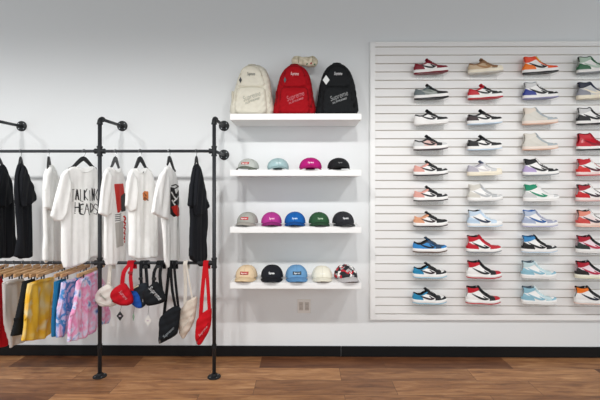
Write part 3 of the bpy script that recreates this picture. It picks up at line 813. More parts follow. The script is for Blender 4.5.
# ------------------------------------------------------------------ backpacks
def backpack(name, label, px, main, dark, text, outline, tagcol, cxp, tex2):
    Y = -.19; O = (P(px, 0, Y)[0], Y, shelf_tops[0]+.004)
    t = thing(name, label, 'backpack', O, 0, 'backpacks on the top shelf'); fr = Frame(O, 0)
    ol = [(u, max(.0, v)) for u, v in fr.poly(outline)]
    fold = lambda u, v: .003*sin(34*u+9*v)+.003*sin(52*v+20*u+px)+.0022*sin(110*v-70*u+3*sin(30*u))+.0015*sin(150*v+90*u)
    b_ = Puff(ol, .072, .055, .009, fold, n=3, vmin=.001); m = cloth(main); dk = cloth(dark)
    b_.build('main_body', m, t)
    us = [p[0] for p in ol]; u0, u1 = min(us), max(us); cx = (u0+u1)/2; w_ = (u1-u0)
    # upper front compartment and lower pocket
    up = [(cx-.30*w_, .235), (cx-.29*w_, .32), (cx-.20*w_, .385), (cx, .405), (cx+.20*w_, .385), (cx+.29*w_, .32), (cx+.30*w_, .235)]
    p1 = Puff(up, .020, .022, .008, fold, n=3, y0=-.068); p1.build('upper_pocket', m, t)
    lp = [(cx-.37*w_, .02), (cx-.385*w_, .12), (cx-.35*w_, .215), (cx-.2*w_, .232), (cx+.2*w_, .232), (cx+.35*w_, .215), (cx+.385*w_, .12), (cx+.37*w_, .02), (cx, .008)]
    p2 = Puff(lp, .034, .035, .008, fold, n=3, y0=-.066, vmin=.001); p2.build('front_pocket', m, t)
    for s_ in (-1, 1):
        sp = [(cx+s_*.44*w_, .01), (cx+s_*.38*w_, .14), (cx+s_*.44*w_, .17), (cx+s_*.50*w_, .15), (cx+s_*.505*w_, .02)]
        sp = sp if s_ > 0 else sp[::-1]
        Puff(sp, .035, .02, .008, fold, n=3, y0=-.02, vmin=.001).build('side_pocket', m, t)
        MB().tube([(cx+s_*.45*w_, -.058, .20), (cx+s_*.46*w_, -.06, .18), (cx+s_*.45*w_, -.064, .12), (cx+s_*.42*w_, -.07, .06)], .009, 8, flat=.25).build('side_strap', dk, t, True)
    # zips
    for pf, pn in ((p1, up), (p2, lp)):
        arc = smooth_poly(pn[1:-1] if pf is p1 else pn[1:7], 4, False)
        k = .93; mu = sum(p[0] for p in arc)/len(arc); mv = min(p[1] for p in arc)
        pts = [(mu+(u-mu)*k, pf.y(mu+(u-mu)*k, mv+(v-mv)*k)-.001, mv+(v-mv)*k) for u, v in arc]
        MB().tube(pts, .0028, 6).build('zip', dk, t, True)
    # haul loop
    zt = max(p[1] for p in ol)
    MB().tube([(cx-.035, -.01, zt-.012), (cx-.026, -.012, zt-.002), (cx, -.012, zt+.001), (cx+.026, -.012, zt-.002), (cx+.035, -.01, zt-.012)], .010, 8, flat=.3).build('haul_loop', dk, t, True)
    # lettering
    surf_text('lettering', 'Supreme', .036, cx+.004, .335, 0, p1.y, cloth(text), t, off=.003, bold=.0004, wid=.066)
    surf_text('lettering', 'Supreme', .062, cx+.01, .150, R(20), p2.y, cloth(tex2), t, off=.003, bold=-.0004, wid=.150)
    surf_text('lettering', 'SUPREME', .020, cx+.016, .112, R(20), p2.y, cloth(tex2), t, off=.003, bold=.0002, wid=.13)
    # swing tag on a cord
    u, v = fr(*tagcol[1]); y = min(b_.y(u, v), p1.y(u, v) if p1.sd(u, v) < 0 else 0)-.012
    g = MB(); a, c = tagcol[2]
    g.add([(u-a, y, v), (u, y-.002, v-c), (u+a, y, v), (u, y-.002, v+c), (u-a, y+.0015, v), (u, y+.0005, v-c), (u+a, y+.0015, v), (u, y+.0005, v+c)],
          [(0, 1, 2, 3), (7, 6, 5, 4), (0, 4, 5, 1), (1, 5, 6, 2), (2, 6, 7, 3), (3, 7, 4, 0)])
    tg = g.build('swing_tag', mat('card_'+tagcol[0], tagcol[0], .5), t)
    MB().tube([(u, y, v+c), (u+.004, y-.0005, v+c+.02), (u+.002, y+.008, v+c+.035)], .0012, 5).build('tag_cord', dk, tg, True)
    return t
backpack('backpack', 'cream white backpack standing left on the top shelf', 252, 'DAD5C5', 'C8C2B0', '8C8E88',
         [(233, 119), (232, 100), (235.5, 87), (239, 76), (244, 68.5), (250, 65.5), (259, 65.5), (266, 70), (270, 80), (272, 95), (271.5, 119)], ('24282A', (242.3, 83), (.012, .026)), 252, 'A8A89C')
backpack('backpack', 'bright red backpack standing in the middle of the top shelf', 294.5, 'A00312', '7C040E', 'E8C8C8',
         [(275.5, 119), (275.5, 100), (277.5, 86), (281, 75), (286, 68.5), (293, 65.3), (300, 66), (306, 70), (310.5, 79), (313, 95), (313.5, 119)], ('3C4A50', (285.5, 83), (.011, .026)), 294.5, 'C87880')
backpack('backpack', 'black backpack with a white diamond tag standing right on the top shelf', 337, '17191B', '0C0D0E', 'D8D8D8',
         [(318, 119), (317.5, 100), (319.5, 86), (323, 74), (328, 67), (334, 64.3), (341, 64.5), (348, 69.5), (353, 79), (356, 94), (355.5, 119)], ('D8DAD8', (325.5, 83), (.028, .040)), 337, '9A9C9C')

# small rolled pouch on top of the red backpack
Y = -.17; O = (P(304, 0, Y)[0], Y, P(0, 67, Y)[1]); fr = Frame(O, 0)
t = thing('rolled_pouch', 'small rolled cream pouch lying on top of the red backpack', 'pouch', O)
fold = lambda u, v: .003*sin(120*u)+.002*sin(200*v+40*u)
ol = fr.poly([(291.5, 61), (293, 57.5), (297, 56), (302, 57.2), (309, 56.8), (314, 56.5), (317.5, 60), (317.5, 64), (314, 67), (308, 67), (302, 66), (297, 67), (293, 65.5)])
pf = Puff(ol, .036, .035, .005, fold, n=3); pf.build('pouch_body', ramp_mat('pouch_cloth', [(.35, 'B8AD92'), (.6, 'D9CFB8')], 30), t)
for cxp in (298.5, 312.5):
    u, _ = fr(cxp, 61)
    pts = []
    for k in range(17):
        a = 2*pi*k/16; pts.append((u, -.004+.039*cos(a), fr(0, 61.6)[1]+.043*sin(a)))
    MB().tube(pts, .006, 6, flat=.4, cap=False).build('roll_strap', cloth('A89E86'), t, True)
for (px_, py_, cc) in ((307, 65.0, '5E7A58'), (311, 64.6, 'A8323A'), (314.5, 65.2, '6E8A68')):
    u, v = fr(px_, py_); q = MB(); pf.patch('print_mark', [(u-.010, v-.004), (u+.002, v-.008), (u+.010, v+.003), (u, v+.007)], cloth(cc), t, .001)

# ------------------------------------------------------------------ shirts on hangers
HOOK = mat('hook_steel', 'B8BABC', .25, metal=.9)
hblack = mat('hanger_black', '1E1F21', .45, spec=.5); hgrey = mat('hanger_grey', '47494A', .45)
def hook_pts(z0, r=.020, up=0):
    """hook over a rail centred at local origin, ending at height z0"""
    pts = [(.0, r*cos(a)*-1, r*sin(a)*1) for a in [pi*k/10 for k in range(0, 11)]]
    pts = [(0, -r*cos(pi*k/10), r*sin(pi*k/10)) for k in range(11)]
    return pts
def hanger(px, a, arms, name='clothes_hanger', label='', m=hblack, ztop=None):
    x = P(px, 151, RY)[0]; O = (x, RY, BT); fr = Frame(O, a)
    t = thing(name, label, 'hanger', O, a, 'hangers on the upper rail')
    L, M_, Rr = [fr(*p) for p in arms]
    r = .0155
    pts = [(-r*cos(q)*1, 0, r*sin(q)) for q in [pi*k/10-.35 for k in range(1, 12)]]
    # the hook passes over the rail across the shirt plane
    pts = [(r*cos(q), 0, r*sin(q)) for q in [R(200)-R(22)*k for k in range(0, 11)]]
    pts += [(r*.6, 0, -.022), (M_[0], 0, M_[1]-.004)]
    MB().tube(smooth_poly(pts, 2, False), .0022, 6).build('hook', HOOK, t, True)
    full = .19
    def ext(E):   # extend the arm to a full shoulder width under the shirt
        du, dv = E[0]-M_[0], E[1]-M_[1]; s_ = 1 if du > 0 else -1
        return [(M_[0]+s_*.03, M_[1]-.012), E, (E[0]+du*.5, E[1]+dv*.35)]
    pl = [ext(L)[2], L, (M_[0]+.45*(L[0]-M_[0]), M_[1]-.35*(M_[1]-L[1])), M_, (M_[0]+.45*(Rr[0]-M_[0]), M_[1]-.35*(M_[1]-Rr[1])), Rr, ext(Rr)[2]]
    pts = smooth_poly([(u, 0, v) for u, v in pl], 3, False); n = len(pts)
    MB().tube(pts, [.011+.009*max(0, 1-abs(2*i/(n-1)-1)*1.3)**.7 for i in range(n)], 10, flat=.4).build('hanger_arms', m, t, True)
    return O, fr

def shirt(px, a, mcol, arms, body, sleeves, hl, sl, name='t_shirt', seed=0, m=None, amp=.008, Tb=.013, hm=hblack, prints=None, collar=None):
    O, fr = hanger(px, a, arms, label=hl, m=hm)
    t = thing(name, sl, 't-shirt', O, a, 't-shirts on the upper rail')
    def fold(u, v):
        g = sstep(-.12, -.5, v); q = .8*sin(3*v+seed); return amp*(.25+g)*(sin(38*u+q+seed*1.7)+.55*sin(81*u-3*v+seed)+.3*sin(140*u+2*v))+.0022*(1-g)*sin(40*abs(u)+26*v+seed)
    bd = Puff(fr.poly(body), Tb, .014, .009, fold, n=2, edge=.003)
    m = m or cloth(mcol); bd.build('shirt_body', m, t)
    for sv, off in sleeves:
        f2 = Frame(O, a, off)
        sf = Puff(f2.poly(sv), .012, .013, .009, lambda u, v: fold(u, v)*.6+.004*sin(70*u-18*v+seed), n=1, edge=.003, y0=-off)
        sf.build('sleeve', m, t)
        # hem band at the mouth of the sleeve
    if collar:
        c = [fr(*p) for p in collar]
        c = smooth_poly([(u, bd.y(u, v)-.002, v) for u, v in c], 3, False)
        MB().tube(c, .006, 8, flat=.5).build('neckband', m, t, True)
    if prints: prints(t, fr, bd, fold)
    return t
WHT = 'F7F6F3'; BLK = '16181D'
# leftmost, cut by the frame
shirt(-4, R(98), BLK, [(-9, 166), (-4, 158), (1, 166)], [(-16, 175), (-7, 165), (-3, 167), (1, 164), (5, 172), (9, 186), (11, 205), (11, 235), (12, 256), (0, 258.5), (-12, 257), (-15, 220)],
      [([(0, 168), (6, 177), (10, 203), (2, 208), (-6, 206), (-5, 185)], .03)], 'black hanger holding the leftmost black t-shirt', 'black t-shirt at the left end of the rail, cut by the photo edge', seed=1)
shirt(19, R(100), BLK, [(17.5, 163), (19, 158.5), (20.5, 163)], [(17, 164), (20.5, 163.5), (24, 170), (27, 184), (28, 200), (27.5, 225), (28, 240), (29, 256), (21, 259), (13.5, 257), (15.5, 238), (14.5, 215), (12.5, 200), (13, 184), (15, 172)],
      [([(21, 166), (26, 174), (31, 187), (35, 199), (28, 205), (20, 207), (18, 192), (18.5, 176)], .03)], 'black hanger holding the black t-shirt before the grey shadow', 'black t-shirt hung edge-on, second from the left end of the rail', seed=2)
shirt(47.3, R(104), WHT, [(46, 172), (47.3, 158), (49, 165)], [(46.5, 167), (49.5, 164.5), (53, 168), (56, 176), (58, 200), (57, 230), (58.5, 261), (50, 262), (42.5, 261), (43.5, 235), (43, 208), (42, 188), (44, 174)],
      [([(48, 167), (53, 172), (57, 190), (57, 208), (50, 211), (43, 208), (43.5, 190), (45, 175)], .026)], 'black hanger holding the edge-on white t-shirt', 'plain white t-shirt hung edge-on beside the black ones', seed=3)

def pr4(t, fr, bd, fold):
    letters = {'T': [[(0, 1), (1, 1)], [(.5, 1), (.5, 0)]], 'A': [[(0, 0), (.5, 1), (1, 0)], [(.2, .4), (.85, .45)]], 'L': [[(0, 1), (0, 0), (.9, 0)]],
               'K': [[(0, 1), (0, 0)], [(.9, 1), (0, .45), (1, 0)]], 'I': [[(.4, 1), (.5, 0)]], 'N': [[(0, 0), (0, 1), (.9, 0), (.95, 1)]], 'G': [[(1, .85), (.5, 1), (0, .5), (.4, 0), (1, .2), (1, .5), (.6, .5)]],
               'H': [[(0, 1), (0, 0)], [(1, 1), (1, 0)], [(-.2, .5), (1.2, .55)]], 'E': [[(1, 1), (0, 1), (0, 0), (1, 0)], [(0, .5), (.8, .5)]], 'D': [[(0, 0), (0, 1), (.8, .8), (1, .4), (0, 0)]],
               'S': [[(1, .9), (.4, 1), (0, .7), (1, .35), (.7, 0), (0, .1)]]}
    rr = random.Random(3); L = []
    for word, x0, x1, y0, y1 in (('TALKING', 69.5, 98, 201, 189.5), ('HEADS', 73, 97.5, 213.5, 203.5)):
        n = len(word); cw = (x1-x0)/n
        for i, ch in enumerate(word):
            jx, jy = rr.uniform(-.6, .6), rr.uniform(-1.2, 1.2)
            for st in letters[ch]:
                L.append([fr(x0+cw*i+jx+cw*.74*p[0], y0+jy+(y1-y0)*(p[1]+rr.uniform(-.06, .06))) for p in st])
                if rr.random() < .6: L.append([(u+.006, v-.004) for u, v in L[-1]])
    for px_, py_ in ((74.5, 191), (79, 213.5), (86.5, 214.5), (73, 213)): L.append([fr(px_-.7, py_), fr(px_+.7, py_+.5)])
    strokes(L, .0050, bd.y, .0015).build('ink_lettering', mat('black_ink', '1C1A1C', .7), t)
shirt(83, R(62), WHT, [(72.5, 166.5), (82.5, 158.5), (91, 166.3)],
      [(66, 169), (73, 166), (82, 168), (91, 166), (96, 169), (100, 178), (101.5, 195), (101, 225), (100.5, 255), (91, 257.5), (85, 262), (76, 266), (62, 268), (60, 250), (60, 225), (58, 200), (58.5, 182), (61, 173)],
      [([(67, 169), (60, 174), (56, 190), (52, 205), (49, 216), (54, 221.5), (61, 221), (65, 214), (68, 200), (70, 183)], .026)],
      'black hanger holding the white t-shirt with black writing', 'white t-shirt printed with scrawled black TALKING HEADS lettering', seed=4, prints=pr4, amp=.006, collar=[(74, 167.5), (79, 171), (83, 172), (88, 170.5), (91.5, 167.5)])
def pr5(t, fr, bd, fold):
    bd.patch('red_print', fr.poly([(111.5, 184), (121, 183.5), (122.2, 195), (122, 209), (114.5, 213), (113, 200)]), mat('print_red', 'C8281E', .6), t)
    bd.patch('photo_print', fr.poly([(118.5, 196), (122.6, 193), (122.8, 211), (119.5, 212)]), mat('print_dark', '3A3A3A', .6), t, .003)
    bd.patch('photo_print', fr.poly([(112, 223), (121, 221), (121, 246), (113, 248)]), mat('print_grey', 'BDB9B3', .6), t)
    L = [[fr(112, 215+2*k), fr(119.5, 214+2*k)] for k in range(4)]
    strokes(L, .005, bd.y, .002).build('ink_lettering', mat('black_ink', '1C1A1C', .7), t)
    L = []
    for k in range(5): L.append([fr(121.5, 216+5.5*k), fr(123.2, 219+5.5*k), fr(121.8, 220.5+5.5*k)])
    strokes(L, .012, bd.y, .003).build('red_lettering', mat('print_red', 'C8281E', .6), t)
shirt(114.8, R(80), WHT, [(110.8, 166.5), (114.8, 158.5), (118, 167.5)],
      [(107, 168), (110.5, 167), (114.5, 170.5), (118.5, 168), (122, 174), (124, 190), (124, 220), (123, 240), (123.5, 262), (117, 264), (106.5, 265.5), (104.5, 250), (104.5, 225), (104, 200), (102.5, 184), (103.5, 173)],
      [([(107, 168.5), (102.5, 175), (100.5, 190), (98.3, 213.5), (104, 217), (110.5, 213.5), (112.5, 195), (112, 178)], .026)],
      'dark grey hanger holding the white t-shirt with the red print', 'white t-shirt with a red block print on the chest and red letters at the edge', seed=5, prints=pr5, amp=.005, hm=hgrey, collar=[(110, 167.5), (112, 171), (115, 172.5), (117.5, 171), (119, 168)])
def pr6(t, fr, bd, fold):
    bd.patch('orange_print', fr.poly([(140.5, 193), (143, 191), (146.5, 191.5), (146.7, 199), (144, 201), (141, 199.5)]), mat('print_orange', 'D07A40', .6), t)
    L = [[fr(141, 199.5), fr(143.5, 197.5), fr(146.5, 200.5)], [fr(142.5, 193), fr(145, 196)]]
    strokes(L, .008, bd.y, .0035).build('print_outline', mat('print_brown', '6A3A20', .6), t)
    bd.patch('neck_label', fr.poly([(140.3, 172.2), (142, 171.3), (142.2, 173.3), (140.8, 174.3)]), mat('black_ink', '1C1A1C', .7), t, .003)
shirt(139.6, R(62), WHT, [(135, 167.5), (139.5, 158.5), (144.5, 166.5)],
      [(130, 170), (134.5, 168), (139.5, 170.5), (145, 167.5), (150, 171), (154, 182), (156, 200), (157, 228), (157.5, 255), (150, 258), (139, 259.5), (128.5, 256), (129, 232), (128, 205), (127, 188), (127.5, 176)],
      [([(131, 170), (127, 176), (125, 190), (124.5, 206), (130, 212), (136, 209), (137, 192), (136, 178)], .026)],
      'black hanger holding the white t-shirt with the small orange print', 'white t-shirt with one small orange print in the middle of the chest', seed=6, prints=pr6, amp=.006, collar=[(134.5, 168.5), (136.5, 172), (140, 173.5), (143.5, 171.5), (145.5, 168)])
def pr7(t, fr, bd, fold):
    ink = mat('black_ink', '1C1A1C', .7); rd_ = mat('print_red', 'C8281E', .6)
    bd.patch('black_print', fr.poly([(168.5, 187), (172, 188), (173, 194), (176.5, 190), (177.5, 203), (174, 209), (176.5, 214), (172, 217), (168.5, 214)]), ink, t)
    bd.patch('red_print', fr.poly([(169, 207), (174, 205), (177.8, 209), (177.5, 215.5), (174, 217), (171, 211)]), rd_, t, .0035)
    L = [[fr(169, 186), fr(173, 184.5), fr(177, 187)], [fr(169.5, 190), fr(176.5, 186)], [fr(171, 196), fr(176, 200)]]
    strokes(L, .008, bd.y, .003).build('ink_lettering', ink, t)
    strokes([[fr(169, 192), fr(173, 199)], [fr(170.5, 203), fr(175.5, 196)], [fr(169.5, 200), fr(172.5, 205)]], .010, bd.y, .0045).build('white_marks', cloth(WHT), t)
shirt(169, R(76), WHT, [(167.5, 163), (169, 157.8), (173, 168)],
      [(165, 168), (168, 166), (171, 169), (174, 172), (177, 183), (178, 200), (178, 225), (178.5, 250), (177, 262), (172.5, 270.5), (169, 270), (165, 262), (163, 245), (161, 222), (160, 200), (161, 180)],
      [([(164.5, 168), (159.5, 175), (156, 190), (152.5, 204), (151, 213), (159, 217), (167.5, 220), (168, 205), (168, 190), (168, 176)], .026)],
      'black hanger holding the white t-shirt with the black and red print', 'white t-shirt with a black and red graphic, hem hanging to a point', seed=7, prints=pr7, amp=.005)
shirt(196, R(82), BLK, [(195, 163), (196.2, 158), (197.5, 163)],
      [(194.5, 165), (197.5, 164), (200.5, 171), (203, 184), (205, 200), (206, 220), (205, 240), (205.5, 256), (203.5, 266), (198, 265.5), (193, 261), (189, 256.5), (190, 240), (191.5, 220), (190, 200), (191.5, 182), (193, 172)],
      [([(197, 167), (201.5, 176), (204.5, 190), (207.7, 207), (203, 213), (196, 216), (193.5, 205), (195, 185)], .03), ([(193.5, 170), (190.5, 185), (188.3, 206), (191, 208), (194, 205), (195, 185)], .0)],
      'black hanger holding the black t-shirt nearest the shelves', 'black t-shirt at the right end of the rail beside the iron upright', seed=8, amp=.004)

# ------------------------------------------------------------------ shorts on wooden clip hangers
wood = ramp_mat('hanger_wood', [(.3, 'B98C5E'), (.7, 'DDB98E')], 14, 3, .45, stretch=(1, 6, 6))
def clip_hanger(px_near, label, py=277, a=R(90), half=.20):
    """wooden hanger crossing under the lower rail; px_near is where its near end shows"""
    yn = RY-half; x = P(px_near, 0, yn)[0]; O = (x, RY, BB)
    t = thing('clip_hanger', label, 'hanger', O, a, 'wooden hangers on the lower rail')
    zc = -.060
    r = .0150
    pts = [(r*cos(q), 0, r*sin(q)) for q in [R(200)-R(22)*k for k in range(0, 11)]]+[(r*.6, 0, -.022), (0, 0, zc+.01)]
    MB().tube(smooth_poly(pts, 2, False), .0020, 6).build('hook', HOOK, t, True)
    MB().box((-half, -.008, zc-.016), (half, .008, zc+.014), .005).build('wooden_bar', wood, t)
    for s_ in (-1, 1):
        k = MB().box((s_*.13-.008, -.011, zc-.040), (s_*.13+.008, -.0085, zc-.004), .001); k.box((s_*.13-.008, .0085, zc-.040), (s_*.13+.008, .011, zc-.004), .001)
        k.box((s_*.13-.004, -.011, zc-.020), (s_*.13+.004, .011, zc-.016))
        k.build('metal_clip', mat('clip_metal', '4A4C4E', .35, metal=.8), t)
    return O
SH = []
def shorts(px_near, m, outline, slab, hlab, seed, Tt=.010, leg=None, amp=.006):
    O = clip_hanger(px_near, hlab); fr = Frame(O, R(90))
    t = thing('shorts', slab, 'shorts', O, R(90), 'shorts on the lower rail')
    fold = lambda u, v: amp*(.3+sstep(-.1, -.3, v))*(sin(50*u+seed+2*sin(6*v))+.5*sin(90*u-seed+4*v))
    ol = fr.poly(outline)
    b_ = Puff(ol, Tt, .010, .008, fold, n=1, edge=.003); b_.build('shorts_body', m, t)
    # waistband along the top and hem seam
    us = [p[0] for p in ol]; vt = max(p[1] for p in ol)
    u0, u1 = min(us), max(us)
    wb = [(u0+.02+(u1-u0-.05)*i/12) for i in range(13)]
    pts = []
    for u in wb:
        v = vt
        while v > vt-.25 and b_.sd(u, v) > -.014: v -= .004
        pts.append((u, b_.y(u, v)-.001, v))
    MB().tube(pts, .012, 8, flat=.35).build('waistband', m, t, True)
    return t
tie1 = ramp_mat('tie_dye_blue', [(.30, 'EFB0D2'), (.40, 'DCD2F0'), (.47, '6A96D8'), (.54, '2E8ECB'), (.60, 'D8D4F0'), (.70, 'E692C4')], 11, 3, distort=.25, off=(3, 1, 2))
tie2 = ramp_mat('tie_dye_pink', [(.28, '4A7CCC'), (.38, 'E2DDF4'), (.46, 'F0B4D4'), (.53, 'EC8CBC'), (.60, 'E2DDF4'), (.66, '5C90D4'), (.74, 'E8E0F4')], 9, 3, distort=.25, off=(1, 5, 3))
yel = ramp_mat('tie_dye_yellow', [(.30, 'F6DC9C'), (.46, 'F9C644'), (.58, 'F6BA26'), (.70, 'F7E6B4')], 6, 2, distort=.3, off=(2, 2, 2))
shorts(-17, cloth('C41420'), [(-24, 284), (-12, 277), (-2, 274), (3, 300), (7, 346), (-6, 350), (-30, 356), (-28, 320)], 'red shorts at the left edge of the lower rail', 'wooden clip hanger holding the red shorts', 1)
shorts(2, cloth('D2CCC6'), [(1, 283), (10, 280.5), (21, 278.5), (25, 300), (26, 342), (16, 345), (7, 349), (4, 325), (1.5, 305)], 'off-white shorts beside the red ones', 'wooden clip hanger holding the off-white shorts', 2)
shorts(22, cloth('1A1B1C'), [(21.5, 282), (26.5, 280.5), (33, 279), (30, 300), (24, 335), (10, 337.3), (14, 318), (18, 300), (20.5, 288)], 'black shorts between the off-white and the yellow ones', 'wooden clip hanger holding the black shorts', 3, amp=.003)
shorts(28, yel, [(27, 284), (36, 280.5), (52, 277), (51.5, 300), (50, 325), (49, 334), (43, 339.5), (30, 341.5), (19.3, 342), (21.5, 325), (24, 305), (25.5, 292)], 'yellow tie-dyed shorts between the black and the deep blue ones', 'wooden clip hanger holding the yellow shorts', 4)
shorts(53, cloth('1E6E9C'), [(53.5, 282), (58, 280.5), (64, 279), (62, 300), (58, 336), (51, 338), (51.5, 320), (52.5, 300)], 'deep blue shorts between the yellow and the tie-dyed ones', 'wooden clip hanger holding the deep blue shorts', 5, amp=.003)
shorts(59.5, tie1, [(60.5, 282.5), (68, 280), (79, 277), (79, 300), (72, 330), (61, 338), (55.2, 338.5), (56.5, 320), (58.5, 300)], 'blue and pink tie-dyed shorts beside the deep blue ones', 'wooden clip hanger holding the blue tie-dyed shorts', 6)
shorts(76, tie2, [(76, 281.5), (84, 276), (96, 270), (103, 285), (105, 300), (108.5, 315), (106, 324), (98, 326), (94, 332), (82, 339), (67, 343), (69, 325), (73, 305), (74.5, 292)], 'pink and blue tie-dyed shorts behind the iron upright', 'wooden clip hanger holding the pink tie-dyed shorts', 7)
for px_, l in ((-34, 'bare wooden clip hanger furthest left on the lower rail'), (-8, 'bare wooden clip hanger between the red and off-white shorts'), (12, 'bare wooden clip hanger between the off-white and the black shorts'),
               (35, 'bare wooden clip hanger between the yellow and the deep blue shorts')):
    clip_hanger(px_, l)

# ------------------------------------------------------------------ shoulder bags hung from the lower rail
def strap_world(pts_px, wpx, Y, O, m, name, parent, over=True, y2=None):
    """flat webbing from the bag up and over the rail"""
    fr = Frame(O, 0); pts = []
    for px_, py_ in pts_px:
        u, v = fr(px_, py_); pts.append((u, 0.0, v))
    top = pts[-1]
    pts[-1] = (top[0], RY-O[1]-.0165, BB-O[2]-.012)
    n = len(pts)
    for k in range(1, 8):
        a = pi-pi*k/7; pts.append((top[0]+.0015*k, RY-O[1]+.0165*cos(a), BB-O[2]+.0165*sin(a)))
    pts.append((top[0]+.012, RY-O[1]+.0165, BB-O[2]-.05))
    w_ = wpx/F*(O[1]-CAM[1])/2
    # webbing as a flat strip: width along x, thin along its path
    V = []; Fc = []; P_ = pts[:n]; P_ = smooth_poly(P_, 3, False)+pts[n:]
    for i, p in enumerate(P_):
        q0, q1 = P_[max(0, i-1)], P_[min(len(P_)-1, i+1)]
        ty, tz = q1[1]-q0[1], q1[2]-q0[2]; tx = q1[0]-q0[0]; L = sqrt(ty*ty+tz*tz) or 1
        ny, nz = -tz/L*.0012, ty/L*.0012
        Lx = sqrt(tx*tx+tz*tz+ty*ty) or 1; sx = w_*abs(L/Lx); sl = -tx/Lx*w_
        for s_ in (-1, 1):
            for h_ in (-1, 1): V.append((p[0]+s_*sx, p[1]+h_*ny, p[2]+h_*nz+s_*sl*(1 if tz >= 0 else -1)))
    for i in range(len(P_)-1):
        a = 4*i; c = a+4
        Fc += [(a, a+2, c+2, c), (a+1, c+1, c+3, a+3), (a, c, c+1, a+1), (a+2, a+3, c+3, c+2)]
    k = 4*(len(P_)-1); Fc += [(0, 1, 3, 2), (k, k+2, k+3, k+1)]
    return pmesh(name, V, Fc, m, parent, False)

def bag(px, py, label, main, dark, outline, straps, T=.024, logo=None, Y=RY-.022, zipl=None, tagd=None, m=None, seed=0, panel=None, strapcol=None, zipc=None):
    x, z = P(px, py, Y); O = (x, Y, z); fr = Frame(O, 0)
    t = thing('shoulder_bag', label, 'bag', O, 0, 'small bags on the lower rail')
    fold = lambda u, v: .003*sin(60*u+40*v+seed)+.002*sin(110*v-50*u+seed*2)
    b_ = Puff(fr.poly(outline), T, .035, .006, fold, n=3); m = m or cloth(main); dk = cloth(dark)
    b_.build('bag_body', m, t)
    for s_ in straps:
        st = strap_world(s_[0], s_[1], Y, O, cloth(strapcol or dark), 'strap', t)
        if len(s_) > 2:
            u, v = fr(*s_[2]); MB().box((u-.016, -.008, v-.010), (u+.016, .004, v+.010), .002).build('buckle', mat('buckle_black' if not s_[3:] else 'buckle_'+s_[3], s_[3] if s_[3:] else '151617', .4), st)
    if zipl:
        pts = smooth_poly([fr(*p) for p in zipl], 4, False)
        MB().tube([(u, b_.y(u, v)-.001, v) for u, v in pts], .0030 if not zipc else .007, 6).build('zip', cloth(zipc or dark), t, True)
        u, v = pts[0]; MB().box((u-.003, b_.y(u, v)-.006, v-.022), (u+.003, b_.y(u, v)-.003, v)).build('zip_pull', mat('hook_steel', 'B8BABC'), t)
    if panel: b_.patch('front_panel', fr.poly(panel[0]), cloth(panel[1]), t, .004, n=3)
    if logo:
        (cx, cy), ang, wid, size, lc = logo; u, v = fr(cx, cy)
        surf_text('lettering', 'Supreme', size, u, v, ang, lambda a, b2: b_.y(a, b2)-.003, cloth(lc), t, off=.003, wid=wid*.8, bold=-.0003)
    if tagd:
        (cx, cy), w_, h_, tc, cords = tagd; u, v = fr(cx, cy); y = -.012
        g = MB(); g.add([(u-w_, y, v), (u, y, v-h_), (u+w_, y, v), (u, y, v+h_), (u-w_, y+.0015, v), (u, y+.0015, v-h_), (u+w_, y+.0015, v), (u, y+.0015, v+h_)],
                        [(0, 1, 2, 3), (7, 6, 5, 4), (0, 4, 5, 1), (1, 5, 6, 2), (2, 6, 7, 3), (3, 7, 4, 0)])
        tg = g.build('swing_tag', mat('card_'+tc, tc, .5), t)
        cu, cv = fr(*cords); MB().tube([(u, y, v+h_), ((u+cu)/2+.004, y, (v+h_+cv)/2), (cu, y+.006, cv)], .0012, 5).build('tag_cord', mat('cord_dark', '3A3A3A', .7), tg, True)
        MB().box((u-w_*.35, y-.001, v-h_*.12), (u+w_*.35, y-.0002, v+h_*.12)).build('tag_print', mat('tag_ink', '8A8C8E' if tc != '1E2022' else 'B8A8B0', .6), tg)
    return t
bag(105, 297, 'small off-white shoulder bag hanging left of the red one', 'DDD8CE', 'CFC9BD',
    [(94.3, 297), (97, 291), (102, 287), (107, 284.5), (112, 288), (116, 298), (115, 305.5), (106, 307.3), (99, 306), (95.5, 302)],
    [([(108, 290), (108.4, 278), (109, 263)], 3.4, (108.2, 284), 'CFC9BD')], logo=((104, 296), R(-38), .085, .030, 'A8B0A0'), zipl=[(97, 301), (104, 304), (112, 305)], Y=RY-.026, seed=1)
bag(121, 295, 'small bright red rounded shoulder bag with a black diamond tag below it', 'B4081A', '8E0614',
    [(109.8, 293.5), (113, 289), (118, 285.5), (123, 283), (128, 288), (132, 297), (132, 303), (128, 305.7), (121, 306), (114, 303.3), (110.5, 299)],
    [([(121.5, 286), (123, 273), (124.8, 262)], 4.2), ([(131.3, 291), (130, 277), (127.8, 262)], 3.6, (129.8, 273), '8E0614')], strapcol='B00C1C', logo=((124.5, 294.5), R(-50), .10, .034, 'D89098'), zipl=[(113, 299), (120, 303), (129, 304)],
    tagd=((120, 316), .027, .038, '1E2022', (121, 305)), Y=RY-.080, seed=2, T=.026)
bag(138, 295, 'small black shoulder bag with a bright blue front and cream top edge', '23282E', '16181B',
    [(127.5, 291), (133, 287.5), (139, 284.3), (145.5, 283.5), (148, 290), (147, 302), (142, 308), (136, 308), (130.5, 303), (128, 297)],
    [([(141, 288), (140.3, 275), (140, 262)], 3.2, (140.3, 279)), ([(146.8, 288), (146, 275), (144.7, 262)], 3.2, (145, 267))], panel=([(130.5, 292), (137, 291), (141, 298), (142.5, 306.5), (137, 307), (132, 302.5)], '1C50A8'),
    zipl=[(129.5, 290.6), (134, 288), (139, 285.4)], zipc='D8CFAE', tagd=((133.5, 317), .008, .030, '6E9A78', (134, 306)), Y=RY-.024, seed=3, T=.024)
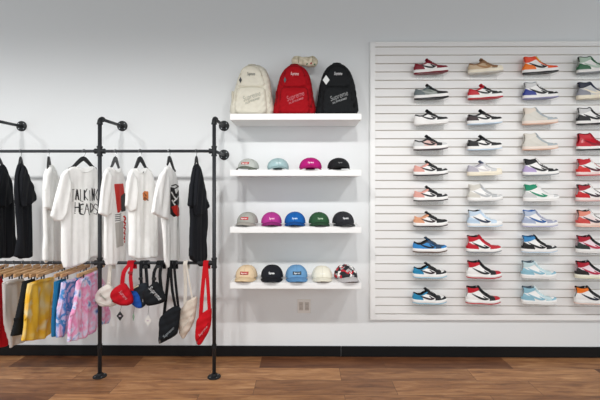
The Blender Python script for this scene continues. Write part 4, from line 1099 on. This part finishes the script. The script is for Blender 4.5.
bag(152, 294, 'small black shoulder bag with large white lettering and a white diamond tag', '15171A', '0E0F11',
    [(141.5, 294), (144.5, 290), (150.5, 285), (156, 282), (160, 286), (164.5, 295), (165.5, 300), (161, 303.5), (153, 305.5), (147, 306), (143.5, 300.5)],
    [([(153, 286), (153.6, 273), (154, 262)], 3.2, (153.6, 279)), ([(161, 290), (159.5, 276), (157.7, 262)], 3.4, (158, 267))], logo=((156.4, 292.5), R(-47), .155, .052, 'CFCFCF'), zipl=[(143, 299), (150, 303), (161, 301.5)],
    tagd=((148, 320.5), .028, .040, 'D8D4CE', (148.5, 305)), Y=RY-.084, seed=4, T=.026)
bag(169, 325, 'tall black shoulder bag hanging lowest below the pointed white hem', '15181C', '0E0F11',
    [(159.3, 319), (164, 313.5), (168, 310), (175, 306.5), (180.3, 308.5), (180, 313), (178.5, 325), (177, 334), (169, 339.5), (159.5, 344), (158.2, 341), (158.5, 330)],
    [([(163.3, 318), (166.5, 290), (168.5, 264)], 3.0), ([(176, 311), (172, 291), (169.5, 264)], 2.8), ([(178.5, 311), (176, 290), (173.2, 264)], 2.6, (178, 309))],
    logo=((169.5, 331.5), R(43), .14, .030, '9AA0A4'), zipl=[(161, 339), (168, 334), (176, 327)], Y=RY-.030, seed=5)
bag(187, 318, 'slouchy cream shoulder bag between the tall black and the narrow red one', 'D6C8B8', 'E0D8CC',
    [(178.5, 312), (182, 308), (186, 302), (190, 299.5), (196.5, 297), (196.5, 306), (195, 318), (191, 328), (187, 334), (183.5, 339), (179.5, 335), (178, 326)],
    [([(184.6, 310), (185.2, 285), (186.3, 264)], 3.2), ([(192.5, 302), (192, 299), (188, 264)], 1.6)], zipl=[(180, 330), (186, 324), (193, 312)], Y=RY+.034, seed=6)
bag(203, 327, 'narrow bright red shoulder bag beside the right iron upright', 'C00A18', '96060F',
    [(196.2, 321.5), (199, 317), (204, 312), (210, 308.5), (211.5, 312), (211, 322), (209, 331), (205, 338), (200.5, 345), (196.5, 344), (195, 338), (195.5, 328)],
    [([(200.3, 318), (202.3, 290), (204.3, 262)], 3.8), ([(209.3, 312), (208, 290), (205.8, 262)], 3.4, (209.5, 310), '96060F')], strapcol='BE0E1A', logo=((203.8, 330), R(50), .12, .026, 'E0A0A4'), zipl=[(197.5, 340), (203, 333), (209, 322)], Y=RY-.028, seed=7)
